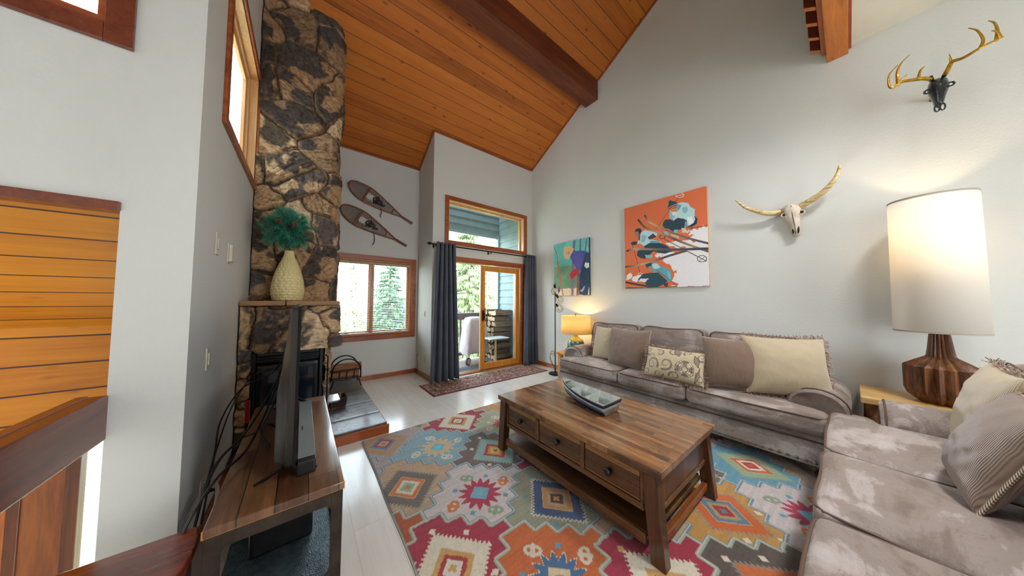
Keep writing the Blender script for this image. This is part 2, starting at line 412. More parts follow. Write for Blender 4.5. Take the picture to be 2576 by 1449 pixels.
m = MB(); m.box(-.61, XR, -4.5, YP, -.2, 0); m.box(XL-.15, XR, YP, YD, -.2, 0); m.box(XL-.15, XP, YD, YW, -.2, 0)
struct(m.build('floor', M['floor']))
# main sloping ceiling, a thick slab with the eave thickness
def slab(mb, x0, x1, y0, y1, t=.25):
    mb.hexa([(x0, y0, Rz(y0)), (x1, y0, Rz(y0)), (x1, y1, Rz(y1)), (x0, y1, Rz(y1)), (x0, y0, Rz(y0)+t), (x1, y0, Rz(y0)+t), (x1, y1, Rz(y1)+t), (x0, y1, Rz(y1)+t)])
m = MB(); slab(m, XL-.2, XR+.2, YP, YW+.35); slab(m, -3, XR+.2, YRIDGE, YP)
zr = Rz(YRIDGE)
m.hexa([(-3, -4.8, zr-1.9), (XR+.2, -4.8, zr-1.9), (XR+.2, YRIDGE, zr), (-3, YRIDGE, zr), (-3, -4.8, zr-1.65), (XR+.2, -4.8, zr-1.65), (XR+.2, YRIDGE, zr+.25), (-3, YRIDGE, zr+.25)])
struct(m.build('ceiling', M['ceil']))
# door wall (balcony)
m = MB(); wallrect(m, 'y', YD, .16, XP, XR+.15, -.2, Rz(YD)+.02, [(1.93, 3.645, 2.335, 3.055), (1.93, 3.58, 0, 2.0)])
struct(m.build('wall_door', M['wall']))
m = MB(); m.box(XP, XP+.15, YD+.16, YW+.15, -.2, Rz(YD)); struct(m.build('wall_return', M['wall']))
m = MB(); wallrect(m, 'y', YW, .16, XL-.15, XP+.02, -.2, Rz(YW)+.02, [(.36, 1.56, .73, 1.98)])
struct(m.build('wall_far', M['wall']))
m = MB(); m.prism([(-4.5, -.2), (YD+.16, -.2), (YD+.16, Rz(YD+.16)), (YRIDGE, Rz(YRIDGE)), (-4.5, zr-1.75)], 'x', XR, XR+.2)
struct(m.build('wall_right', M['wall']))
LW = (2.33, 3.55, 2.44, 3.47)
m = MB(); wallrect(m, 'x', XL, -.2, YP, YP+.2, -.2, 3.75); wallrect(m, 'x', XL, -.10, YP+.2, YW+.15, -.2, 3.75, [LW])
m.prism([(YP, 3.75), (YP+.2, 3.75), (YP+.2, Rz(YP+.2)), (YP, Rz(YP))], 'x', XL, XL-.2); m.prism([(YP+.2, 3.75), (YW+.15, 3.75), (YW+.15, Rz(YW+.15)), (YP+.2, Rz(YP+.2))], 'x', XL, XL-.10)
struct(m.build('wall_left', M['wall']))
UW = (-2.3, -.68, 2.475, 3.9)
m = MB(); wallrect(m, 'y', YP, .2, -3, XL-.2, -1.5, Rz(YP), [UW, (-2.3, -.62, -1.5, 1.70)])
struct(m.build('wall_pier', M['wall']))
m = MB(); wallrect(m, 'y', -3.2, -.2, -3, XR, -1.5, 6.3, [(.9, 2.5, 0, 2.3)]); struct(m.build('wall_back', M['wall']))  # opening added in the unseen back wall to let fill light in
m = MB(); wallrect(m, 'x', -3, -.2, -4.5, YP+.2, -1.5, 7, [(-3.0, -2.2, 1.2, 2.4)]); struct(m.build('wall_stair_outer', M['wall']))  # unseen outer wall, its opening shaped to limit the side light
# loft over the room: floor slab with flat painted underside, edge beam, rail pickets
m = MB(); m.box(.4, XR, -4.4, -.09, 3.665, 3.9); struct(m.build('ceiling_loft', plain('loft_soffit_paint', (.72, .68, .58, 1), .85, nscale=2, bscale=60, bstr=.2, bdist=.004)))
LB = thing('loft_edge_beam', 'orange stained beam along the loft edge, ending at the right wall', 'beam', (2.2, 0, 3.6))
M['loftwood'] = wood('loft_cedar', ['#8f4a10', '#b4651a', '#c87a24'], 'x', 8, 12, .45, .2)
MB().box(.4, XR-.002, -.075, .052, 3.595, 3.90).build('beam_core', M['loftwood'], LB, bevel=.004)
MB().box(.4, XR-.002, -.093, -.077, 3.64, 3.95).build('fascia_board', wood('loft_fascia', ['#7a2c0a', '#93400f', '#a35314'], 'x', 8, 12, .45), LB)
MB().box(.4, XR-.03, .054, .082, 3.67, 3.98).build('outer_board', M['loftwood'], LB)
LR = thing('loft_railing', 'row of dark red pickets hanging outside the loft beam with a top rail', 'railing', (2.2, .12, 3.7))
pk = plain('picket_side', '#5a2008', .5, nscale=20)
for k in range(15):
    x = 3.80-.2*k
    m = MB(); m.prism([(.086, 3.70), (.15, 3.74), (.15, 4.75), (.086, 4.75)], 'x', x-.02, x+.02); m.build('picket', M['loftwood'] if k % 1 else pk, LR, bevel=.003)
    MB().prism([(.086, 3.698), (.15, 3.738), (.15, 3.742), (.086, 3.702)], 'x', x-.02, x+.02).build('picket_end', M['loftwood'], LR)
MB().box(.4, XR-.02, .05, .19, 4.75, 4.79).build('top_rail', M['loftwood'], LR)
# fill lights added under the loft behind the viewpoint to brighten the room
for i, (x, y) in enumerate(((1.5, -.7), (2.7, -.7), (1.5, -1.9), (2.7, -1.9))):
    FILL = thing('added_fill_light', ('added round fill light under the loft nearest the stairs', 'added round fill light under the loft nearest the sofa corner', 'added round fill light under the loft at the rear left', 'added round fill light under the loft at the rear right')[i], 'fill light', (x, y, 3.66))
    MB().lathe([(.06, 3.650), (.085, 3.650), (.09, 3.664), (.06, 3.664)], (x, y), 24).build('trim_ring', M['white'], FILL, smooth=True)
    MB().lathe([(.058, 3.658), (.0, 3.658)], (x, y), 24, caps=False).build('lens', plain('fill_light_lens', '#fff4e0', .5, emit='#fff0dc', estr=6), FILL)
    l = light('fill_spot', 'SPOT', (x, y, 3.62), (150 if y > -1 else 25), (.96, .98, 1), .2); l.data.spot_size = 1.75 if y > -1 else 2.4; l.data.spot_blend = .9
    if y > -1: l.rotation_euler = (math.radians(34), 0, math.radians(4 if x < 2 else -8))
# ridge-parallel ceiling beam
m = MB(); yb0, yb1 = 2.545, 2.80
m.prism([(yb0, 4.76), (yb1, 4.76), (yb1, Rz(yb1)+.01), (yb0, Rz(yb0)+.01)], 'x', XL, XR)
CB = tag(m.build('ceiling_beam', M['beam'], bevel=.006), 'dark brown beam crossing the plank ceiling', 'beam')
# crown strips where ceiling meets walls
def strip(name, pts, w=.03, h=.03, mat='trim'):
    m = MB()
    for a, b in zip(pts[:-1], pts[1:]): m.bar(a, b, w, h)
    return struct(m.build(name, M[mat], bevel=.003))
strip('trim_1', [(XR-.012, YD, Rz(YD)-.012), (XR-.012, yb1+.01, Rz(yb1+.01)-.012)], .022, .03)
strip('trim_5', [(XR-.012, yb0-.01, Rz(yb0-.01)-.012), (XR-.012, -1.3, Rz(-1.3)-.012)], .022, .03)
strip('trim_2', [(XP, YD-.012, Rz(YD)-.015), (XR-.02, YD-.012, Rz(YD)-.015)], .022, .03)
strip('trim_3', [(.27, YW-.012, Rz(YW)-.012), (XP, YW-.012, Rz(YW)-.012)], .022, .03)
strip('trim_4', [(XP-.012, YW, Rz(YW)-.015), (XP-.012, YD, Rz(YD)-.015)], .022, .03)
# baseboards
def bb(name, x0, x1, y0, y1): return struct(MB().box(x0, x1, y0, y1, 0, .075).build(name, M['trim'], bevel=.004))
bb('baseboard_far', .66, XP, YW-.016, YW); bb('baseboard_return', XP-.016, XP, YD, YW-.016)
m = MB(); m.box(XP-.016, 1.86, YD-.016, YD, 0, .075); m.box(3.66, XR-.016, YD-.016, YD, 0, .075); struct(m.build('baseboard_door', M['trim']))
bb('baseboard_right', XR-.016, XR, -4, YD-.016); bb('baseboard_left', XL, XL+.014, YP+.002, 3.08)
# ------------------------------------------------------------------ windows and doors
def frame4(mb, axis, p0, p1, a0, a1, z0, z1, w, wb=None, wt=None):
    """four boards round a rectangle (outer size), between planes p0..p1"""
    wb = w if wb is None else wb; wt = w if wt is None else wt
    for (b0, b1, c0, c1) in ((a0, a0+w, z0, z1), (a1-w, a1, z0, z1), (a0+w, a1-w, z0, z0+wb), (a0+w, a1-w, z1-wt, z1)):
        if axis == 'y': mb.box(b0, b1, p0, p1, c0, c1)
        else: mb.box(p0, p1, b0, b1, c0, c1)
    return mb
def wempty(name, loc): o = thing(name, None, None, loc); o['kind'] = 'structure'; return o
# window_1 : far wall, with mullion
w1 = wempty('window_1', (.96, YW, .66))
frame4(MB(), 'y', YW-.02, YW, .28, 1.625, .65, 2.055, .075).build('casing', M['trim'], w1, bevel=.004)
frame4(MB(), 'y', YW+.0, YW+.12, .352, 1.552, .722, 1.985, .03).build('jamb', M['trimz'], w1)
frame4(MB(), 'y', YW+.06, YW+.10, .38, .90, .75, 1.955, .045).build('sash', M['trimz'], w1, bevel=.003)
frame4(MB(), 'y', YW+.06, YW+.10, .90, 1.522, .75, 1.955, .045).build('sash', M['trimz'], w1, bevel=.003)
MB().box(.872, .928, YW+.02, YW+.06, .752, 1.955).build('mullion', M['trimz'], w1, bevel=.003)
MB().box(.41, .87, YW+.078, YW+.082, .79, 1.92).build('pane', M['glass'], w1); MB().box(.93, 1.49, YW+.078, YW+.082, .79, 1.92).build('pane', M['glass'], w1)
bronze = plain('bronze_hardware', '#6f6255', .35, .7)
for x in (.52, 1.33):
    m = MB(); m.box(x-.05, x+.05, YW+.03, YW+.055, .752, .765); m.tube([(x-.03, YW+.035, .77), (x+.02, YW+.02, .775), (x+.07, YW+.015, .77)], .006, 6); m.build('crank', bronze, w1)
# window_2 : transom above the sliding door
w2 = wempty('window_2', (2.8, YD, 2.3))
frame4(MB(), 'y', YD-.022, YD, 1.86, 3.715, 2.27, 3.12, .07).build('casing', M['trim'], w2, bevel=.004)
frame4(MB(), 'y', YD, YD+.15, 1.92, 3.652, 2.325, 3.065, .022).build('jamb', M['pine'], w2)
frame4(MB(), 'y', YD+.10, YD+.14, 1.942, 3.63, 2.347, 3.043, .03).build('stop', M['pine'], w2)
MB().box(1.97, 3.60, YD+.118, YD+.122, 2.377, 3.013).build('pane', M['glass'], w2)
# sliding door
d1 = wempty('door_1', (2.75, YD, 0))
frame4(MB(), 'y', YD-.02, YD, 1.86, 3.65, -.01, 2.075, .075, .012).build('casing', M['trim'], d1, bevel=.004)
m = MB(); frame4(m, 'y', YD, YD+.155, 1.92, 3.592, -.02, 2.01, .03, .04); m.build('frame', M['trimz'], d1)
M['gold'] = wood('golden_door_wood', ['#9c5a18', '#c47f2a', '#d69a3e'], 'z', 7, 14, .35, .4)
m = MB(); frame4(m, 'y', YD+.02, YD+.065, 2.60, 3.54, .03, 1.965, .10, .11, .10); m.build('sliding_panel', M['gold'], d1, bevel=.004)
MB().box(2.70, 3.44, YD+.041, YD+.045, .14, 1.865).build('pane', M['glass'], d1)
alu = plain('aluminium_edge', '#8f8f90', .35, .8)
m = MB(); frame4(m, 'y', YD+.066, YD+.10, 2.69, 3.46, .10, 1.89, .022); m.build('screen_frame', alu, d1)
m = MB(); m.box(1.93, 3.58, YD+.01, YD+.15, .0, .025); m.build('sill_track', plain('bronze_track', '#8b6a43', .4, .4), d1)
m = MB(); m.box(2.635, 2.66, YD-.012, YD+.02, .93, 1.13); m.build('handle_plate', M['black'], d1, bevel=.004)
m = MB(); m.tube([(2.648, YD-.01, .97), (2.648, YD-.045, .985), (2.648, YD-.045, 1.075), (2.648, YD-.01, 1.09)], .009, 8); m.build('handle', M['black'], d1)
m = MB(); m.box(2.685, 2.705, YD+.0, YD+.02, .92, 1.17); m.build('pull', M['trimz'], d1, bevel=.004)
# window_3 : deep-set window in the left wall
w3 = wempty('window_3', (XL, 2.94, 2.36))
frame4(MB(), 'x', XL, XL+.02, 2.265, 3.615, 2.37, 3.54, .058).build('casing', M['trim'], w3, bevel=.004)
frame4(MB(), 'x', XL-.1, XL, 2.325, 3.555, 2.43, 3.48, .012).build('jamb', M['pine'], w3)
frame4(MB(), 'x', XL-.105, XL-.055, 2.337, 3.543, 2.442, 3.468, .035).build('sash', M['pine'], w3, bevel=.004)
frame4(MB(), 'x', XL-.10, XL-.075, 2.37, 3.51, 2.475, 3.435, .045).build('stop', M['pine'], w3, bevel=.003)
MB().box(XL-.10, XL-.096, 2.39, 3.49, 2.5, 3.42).build('pane', M['glass'], w3)
# window_4 : high window in the pier wall
w4 = wempty('window_4', (-1.5, YP, 2.4))
frame4(MB(), 'y', YP-.02, YP, -2.37, -.612, 2.395, 3.98, .075).build('casing', M['rail'], w4, bevel=.004)
frame4(MB(), 'y', YP, YP+.2, UW[0], UW[1], UW[2], UW[3], .03).build('jamb', M['trim'], w4)
MB().box(UW[0], UW[1], YP+.15, YP+.155, UW[2], UW[3]).build('pane', M['glass'], w4)
# ------------------------------------------------------------------ stairwell seen through the opening
zt = lambda y: 1.725-.5*(y-1.96)
m = MB(); m.hexa([(-2.3, 2.1, zt(2.1)-.03), (-.62, 2.1, zt(2.1)-.03), (-.62, 3.14, zt(3.14)), (-2.3, 3.14, zt(3.14)), (-2.3, 2.1, zt(2.1)+.1), (-.62, 2.1, zt(2.1)+.1), (-.62, 3.14, zt(3.14)+.1), (-2.3, 3.14, zt(3.14)+.1)])
m.hexa([(-2.3, 1.92, 1.715), (-.62, 1.92, 1.715), (-.62, 2.1, zt(2.1)-.03), (-2.3, 2.1, zt(2.1)-.03), (-2.3, 1.92, 1.83), (-.62, 1.92, 1.83), (-.62, 2.1, 1.83), (-2.3, 2.1, 1.83)])
struct(m.build('ceiling_stairs', M['orange2']))
m = MB(); m.box(-2.3, -.62, 3.14, 3.2, .50, 1.3); struct(m.build('wall_stairs', M['orange']))
m = MB(); m.box(-.62, -.56, YP+.2, 3.2, -1.5, 1.9); m.box(-2.36, -2.3, YP+.2, 3.2, -1.5, 1.9); struct(m.build('wall_stairs_side', M['wall']))
m = MB(); m.box(-3, -.61, -3.2, 3.2, -1.5, -1.4); struct(m.build('floor_entry', M['floor']))
m = MB(); m.box(-2.3, -.618, YP-.015, YP+.21, 1.69, 1.728); struct(m.build('trim_6', M['rail'], bevel=.003))
d2 = wempty('door_2', (-1.6, 3.14, -1.4))
dw = wood('entry_door_wood', ['#7a3a10', '#a35618', '#bb6c22'], 'z', 7, 12, .4, .3)
dk = wood('entry_door_frame', ['#3a1a0a', '#54290f', '#6b3816'], 'z', 7, 12, .45)
MB().box(-2.25, -1.345, 3.15, 3.19, -1.4, .52).build('door_slab', dw, d2)
m = MB(); m.box(-1.345, -1.30, 3.135, 3.2, -1.4, .52); m.box(-1.155, -1.10, 3.13, 3.2, -1.4, .52); m.build('door_frame', dk, d2, bevel=.004)
MB().box(-1.30, -1.155, 3.145, 3.19, -1.4, .52).build('side_panel', wood('entry_panel', ['#5e2e10', '#7e4417', '#925320'], 'z', 7, 12, .45), d2)
MB().box(-1.10, -.62, 3.16, 3.165, -1.4, .50).build('sidelight_pane', M['glass'], d2)
RL = thing('stair_guard_rail', 'thick red brown guard rail cap running from the wall opening over the stairwell', 'railing', (-.66, .4, .66))
m = MB(); m.box(-.665, -.612, -1.5, YP-.005, .745, .925); m.build('rail_board', M['rail'], RL, bevel=.006)
MB().box(-.69, -.66, -1.5, YP-.005, .905, .93).build('cap', wood('rail_cap', ['#6e3418', '#8a4820', '#9c5a2c'], 'y', 7, 14, .35, .4), RL, bevel=.004)
m = MB(); m.box(-.665, -.612, -.9, -.8, 0, .75); m.build('post', M['rail'], RL, bevel=.004)
# ------------------------------------------------------------------ chimney
M['stone'] = attrmat('moss_rock', .85, 40, .95, .5, streak=(1, 1, 1.5), nscale=24)
def stone_fields(s0, s1, z0, z1, step, cell, seed, aspect=1.0):
    s = np.arange(s0, s1+step/2, step); z = np.arange(z0, z1+step/2, step); S, Z = np.meshgrid(s, z)
    wx = S+.10*(fbm(S*5, Z*5, seed)-.5)+.03*(fbm(S*22, Z*22, seed+9)-.5); wz = Z+.10*(fbm(S*5+9, Z*5, seed+3)-.5)+.03*(fbm(S*22, Z*22+7, seed+11)-.5)
    rng = np.random.RandomState(seed); pts = []
    gx = np.arange(s0-cell, s1+cell*1.5, cell); gz = np.arange(z0-cell, z1+cell*1.5, cell*aspect)
    for i, a in enumerate(gx):
        for j, b in enumerate(gz):
            if rng.rand() < .18: continue
            pts.append((a+rng.uniform(-.42, .42)*cell, b+(cell*aspect*.5 if i % 2 else 0)+rng.uniform(-.42, .42)*cell*aspect, rng.rand(), rng.uniform(-.5, .5), rng.uniform(.75, 1.3)))
    pts = np.array(pts); d1_ = np.full(S.shape, 9.); d2_ = np.full(S.shape, 9.); idx = np.zeros(S.shape, int)
    for k, p in enumerate(pts):
        dx, dz = wx-p[0], (wz-p[1])/1.0; ca, sa = math.cos(p[3]), math.sin(p[3])
        d = np.hypot((dx*ca+dz*sa)*p[4], (-dx*sa+dz*ca)/p[4])
        n = d < d1_; d2_ = np.where(n, d1_, np.minimum(d2_, d)); idx = np.where(n, k, idx); d1_ = np.where(n, d, d1_)
    e = d2_-d1_; edge = np.clip((e-.006)/.05, 0, 1); prof = edge**.45
    rnd = pts[idx, 2]
    big = fbm(S*9+rnd*40, Z*9, seed+21); fine = fbm(S*45, Z*70, seed+31); ca_, sa_ = np.cos(pts[idx, 3]*5), np.sin(pts[idx, 3]*5); rdg = 1-np.abs(2*fbm((S*ca_+Z*sa_)*7, (-S*sa_+Z*ca_)*30, seed+77)-1); vein = np.clip((rdg-.88)*9, 0, 1)
    h = prof*(.035+.04*rnd)+prof*.03*(big-.5)+prof*.012*(fine-.5)-prof*.006*vein+prof*.016*(fbm((S*ca_+Z*sa_)*6, (-S*sa_+Z*ca_)*26, seed+78)-.5)
    pal = np.array([C('#c09c72')[:3], C('#caa880')[:3], C('#ab8862')[:3], C('#97795a')[:3], C('#d2b692')[:3], C('#a88662')[:3]])
    c = pal[(rnd*997).astype(int) % 6]
    dkm = np.clip((fbm(S*6+rnd*31, Z*6, seed+51)-.47+(((rnd*53) % 1)-.5)*.24)*15, 0, 1)*np.clip(edge*1.6, 0, 1)
    dkc = np.array(C('#2b2a2e')[:3])*np.where(((rnd*71) % 1)[..., None] > .35, 1, 1.9)
    c = c*(1-dkm[..., None]*.88)+dkc*dkm[..., None]*.88
    c = c*(.92+.5*fine[..., None]*1.1)
    c = c*(1-.55*vein[..., None])*(.82+.36*fbm((S*ca_+Z*sa_)*8, (-S*sa_+Z*ca_)*40, seed+79)[..., None]); mort = np.clip(1-(e-.003)/.014, 0, 1)[..., None]; c = c*(1-mort)+np.array(C('#4a4038')[:3])*mort
    return S, Z, h, c
def stone_panel(name, path, z0, z1, parent, cell, seed, step=.007, mask=None, topfn=None, rag=0):
    """path: list of (x,y) corners; heightfield pushed outwards (to the right-hand side of travel is inside)"""
    L = [0]
    for a, b in zip(path[:-1], path[1:]): L.append(L[-1]+math.hypot(b[0]-a[0], b[1]-a[1]))
    S, Z, h, c = stone_fields(0, L[-1], z0, z1, step, cell, seed)
    xs = np.interp(S, L, [p[0] for p in path]); ys = np.interp(S, L, [p[1] for p in path])
    nx = np.zeros_like(S); ny = np.zeros_like(S); R = .045
    ns = []
    for a, b in zip(path[:-1], path[1:]):
        l = math.hypot(b[0]-a[0], b[1]-a[1]); ns.append(((b[1]-a[1])/l, -(b[0]-a[0])/l))
    for k, (a, b) in enumerate(ns):
        inseg = (S >= L[k]-1e-9) & (S <= L[k+1]+1e-9); nx = np.where(inseg, a, nx); ny = np.where(inseg, b, ny)
    for k in range(1, len(L)-1):
        t = np.clip((S-L[k]+R)/(2*R), 0, 1); w = (np.abs(S-L[k]) < R)
        nx = np.where(w, ns[k-1][0]*(1-t)+ns[k][0]*t, nx); ny = np.where(w, ns[k-1][1]*(1-t)+ns[k][1]*t, ny)
        pull = np.where(w, (R-np.abs(S-L[k]))*.5, 0); h = h-pull
    P = np.stack([xs+nx*h, ys+ny*h, Z], -1)
    if topfn is not None: P[..., 2] = np.minimum(P[..., 2], topfn(P[..., 1]))
    mk = mask(xs, ys, Z) if mask else None
    return gridmesh(name, P, c, M['stone'], parent, mask=mk)
CH = thing('stone_chimney', 'tall rough brown and black stone chimney rising to the ceiling beside the left wall', 'chimney', (-.07, 3.6, .09))
CH['label'] = 'fireplace of rough brown and black stone with a chimney rising to the plank ceiling'; CH['category'] = 'fireplace'
stone_panel('chimney_breast', [(-.40, 3.60), (.255, 3.60), (.255, 4.90)], 1.30, Rz(3.5)+.02, CH, .29, 7, topfn=lambda y: Rz(y)-.004)
m = MB(); m.box(XL+.005, .24, 3.63, YW-.01, 1.27, Rz(YW)-.1); m.prism([(3.63, Rz(YW)-.1), (YW-.01, Rz(YW)-.1), (YW-.01, Rz(YW)-.01), (3.63, Rz(3.63)-.01)], 'x', XL+.005, .24); m.build('masonry_core', plain('mortar', '#4a4038', .9), CH)
FB = (-.325, .172, .87)   # firebox x0,x1,ztop
stone_panel('lower_stonework', [(-.40, 3.13), (.265, 3.13), (.265, 4.9)], .86, 1.262, CH, .25, 23)
stone_panel('side_leg', [(-.40, 3.14), (FB[0]+.005, 3.14)], .10, .90, CH, .17, 31)
stone_panel('side_leg', [(FB[1], 3.16), (.185, 3.16), (.185, 4.9)], .10, .90, CH, .2, 37)
m = MB(); m.box(XL+.005, .25, 3.16, YW-.01, .875, 1.262); m.box(XL+.005, FB[0]-.0, 3.17, YW-.01, .1, .875); m.box(FB[1], .175, 3.19, YW-.01, .1, .875); m.box(XL+.005, .17, 3.75, YW-.01, .1, .875); m.build('lower_core', plain('dark_mortar', '#3f362f', .9), CH)
m = MB(); m.rbox(XL+.003, -.12, 3.06, 3.60, 1.262, 1.304, .012); m.rbox(-.115, .285, 3.06, 3.60, 1.262, 1.304, .012)
m.box(XL+.003, .285, 3.6, YW-.01, 1.262, 1.30); m.build('mantel_slab', plain('sandstone_mantel', '#a9825a', .8, c2='#8c6a48', nscale=5, bscale=50, bstr=.4), CH, smooth=True)
# hearth
HE = thing('hearth_platform', 'low dark stone tiled hearth platform with orange wood edge', 'hearth', (.1, 3.9, 0))
slate = plain('hearth_slate', '#5e504b', .42, c2='#3e3533', nscale=5, bscale=16, bstr=.7, coat=.3, bdist=.02)
ys = [2.885, 3.20, 3.60, 4.05, 4.915]
for a, b in zip(ys[:-1], ys[1:]):
    MB().rbox(XL+.02, .70, a+.004, b-.004, .066, .102, .008).build('slate_slab', slate, HE, smooth=True)
m = MB(); m.box(XL+.02, .685, 2.90, 4.91, 0, .066); m.build('base', M['trim'], HE)
MB().box(XL+.02, .715, 2.868, 2.885, 0, .088).build('edge_board', M['trim'], HE, bevel=.003); MB().box(.685, .70, 2.886, 4.91, 0, .064).build('edge_board', M['trim'], HE, bevel=.003)
# wood stove insert
ST = thing('fireplace_insert', 'black iron stove insert with paired doors set in the stone fireplace', 'stove', (-.08, 3.15, .10))
iron = plain('cast_iron', '#0b0c10', .38, .5, bscale=60, bstr=.15, coat=.3)
frame4(MB(), 'y', 3.10, 3.70, FB[0]+.002, FB[1]-.002, .102, FB[2]-.01, .03).build('surround', iron, ST, bevel=.006)
m = MB(); m.box(FB[0]+.03, FB[1]-.03, 3.2, 3.68, .13, .84); m.build('firebox', iron, ST)
m = MB()
for k in range(5): MB().box(FB[0]+.03, FB[1]-.03, 3.12, 3.2, .775+.013*k, .782+.013*k).build('louvre', iron, ST)
for k in range(3): MB().box(FB[0]+.03, FB[1]-.03, 3.12, 3.2, .15+.02*k, .16+.02*k).build('louvre', iron, ST)
pass
for (a, b) in ((FB[0]+.035, -.082), (-.072, FB[1]-.035)):
    dr = MB().rbox(a, b, 3.10, 3.15, .21, .755, .012).build('door', iron, ST, smooth=True)
    frame4(MB(), 'y', 3.088, 3.102, a+.02, b-.02, .24, .725, .02).build('door_frame', iron, dr, bevel=.004)
    MB().box(a+.04, b-.04, 3.094, 3.1, .26, .705).build('door_glass', plain('smoked_glass', '#0d1420', .08, coat=1), dr)
m = MB(); m.tube([(-.06, 3.09, .5), (-.06, 3.05, .5), (-.06, 3.045, .43)], .008, 8); m.build('handle', plain('brass', '#8c7a4a', .3, .9), ST)
m = MB(); m.prism([(.175, 3.08), (.30, 3.08), (.318, 3.10), (.318, 3.30), (.175, 3.30)], 'z', .335, .35); m.build('side_shelf', plain('shelf_enamel', '#6f8290', .25, coat=.6), ST, bevel=.004)
# ------------------------------------------------------------------ sofas
def suede(name, c1, c2, c3):
    m, nt, bs = newmat(name); t = node(nt, 'ShaderNodeTexCoord')
    n1 = node(nt, 'ShaderNodeTexNoise', Scale=2.8, Detail=6., Roughness=.62, Distortion=.5); nt.links.new(t.outputs['Object'], n1.inputs['Vector'])
    mp = node(nt, 'ShaderNodeMapping'); nt.links.new(t.outputs['Object'], mp.inputs[0]); mp.inputs['Scale'].default_value = (2, 7, 7); mp.inputs['Rotation'].default_value = (0, 0, .5)
    n2 = node(nt, 'ShaderNodeTexNoise', Scale=1.1, Detail=7., Roughness=.68, Distortion=.8); nt.links.new(mp.outputs[0], n2.inputs['Vector'])
    f = math_(nt, 'ADD', math_(nt, 'MULTIPLY', n1.outputs['Fac'], .5), math_(nt, 'MULTIPLY', n2.outputs['Fac'], .5))
    col = ramp(nt, f, [(.40, c1), (.46, c2), (.51, c2), (.54, c3), (.62, C('#b3aba7'))])
    n3 = node(nt, 'ShaderNodeTexNoise', Scale=120., Detail=4., Roughness=.8); nt.links.new(t.outputs['Object'], n3.inputs['Vector'])
    n4 = node(nt, 'ShaderNodeTexNoise', Scale=7., Detail=2.); nt.links.new(t.outputs['Object'], n4.inputs['Vector'])
    sp = math_(nt, 'MULTIPLY', ramp(nt, n3.outputs['Fac'], [(.56, (0, 0, 0, 1)), (.66, (1, 1, 1, 1))]), ramp(nt, n4.outputs['Fac'], [(.4, (0, 0, 0, 1)), (.62, (.8, .8, .8, 1))]))
    col = mixc(nt, col, C('#4a3a34'), math_(nt, 'MULTIPLY', sp, .9))
    nt.links.new(col, bs.inputs['Base Color']); bs.inputs['Roughness'].default_value = .62
    bs.inputs['Sheen Weight'].default_value = .6; bs.inputs['Sheen Roughness'].default_value = .35; bs.inputs['Sheen Tint'].default_value = C('#e8d8cc')
    bs.inputs['Specular IOR Level'].default_value = .35
    n5 = node(nt, 'ShaderNodeTexNoise', Scale=9., Detail=3., Distortion=1.5); nt.links.new(t.outputs['Object'], n5.inputs['Vector'])
    bump(nt, bs, math_(nt, 'ADD', n5.outputs['Fac'], math_(nt, 'MULTIPLY', n3.outputs['Fac'], .08)), .45, .02); return m
M['suede'] = suede('brown_suede', '#74645a', '#8b7d75', '#a49892')
M['welt'] = plain('dark_welt', '#5f483b', .7)
M['nail'] = plain('pewter_nail', '#8a8378', .28, .9)
M['cherry'] = wood('cherry_foot', ['#2c0b08', '#4a130c', '#5e1d12'], 'z', 8, 6, .15, .8)
def rrect_loop(x0, x1, y0, y1, r, n=5):
    o = []
    for (cx, cy, a) in ((x1-r, y1-r, 0), (x0+r, y1-r, PI/2), (x0+r, y0+r, PI), (x1-r, y0+r, 1.5*PI)):
        for k in range(n+1): t = a+PI/2*k/n; o.append((cx+r*math.cos(t), cy+r*math.sin(t)))
    return o
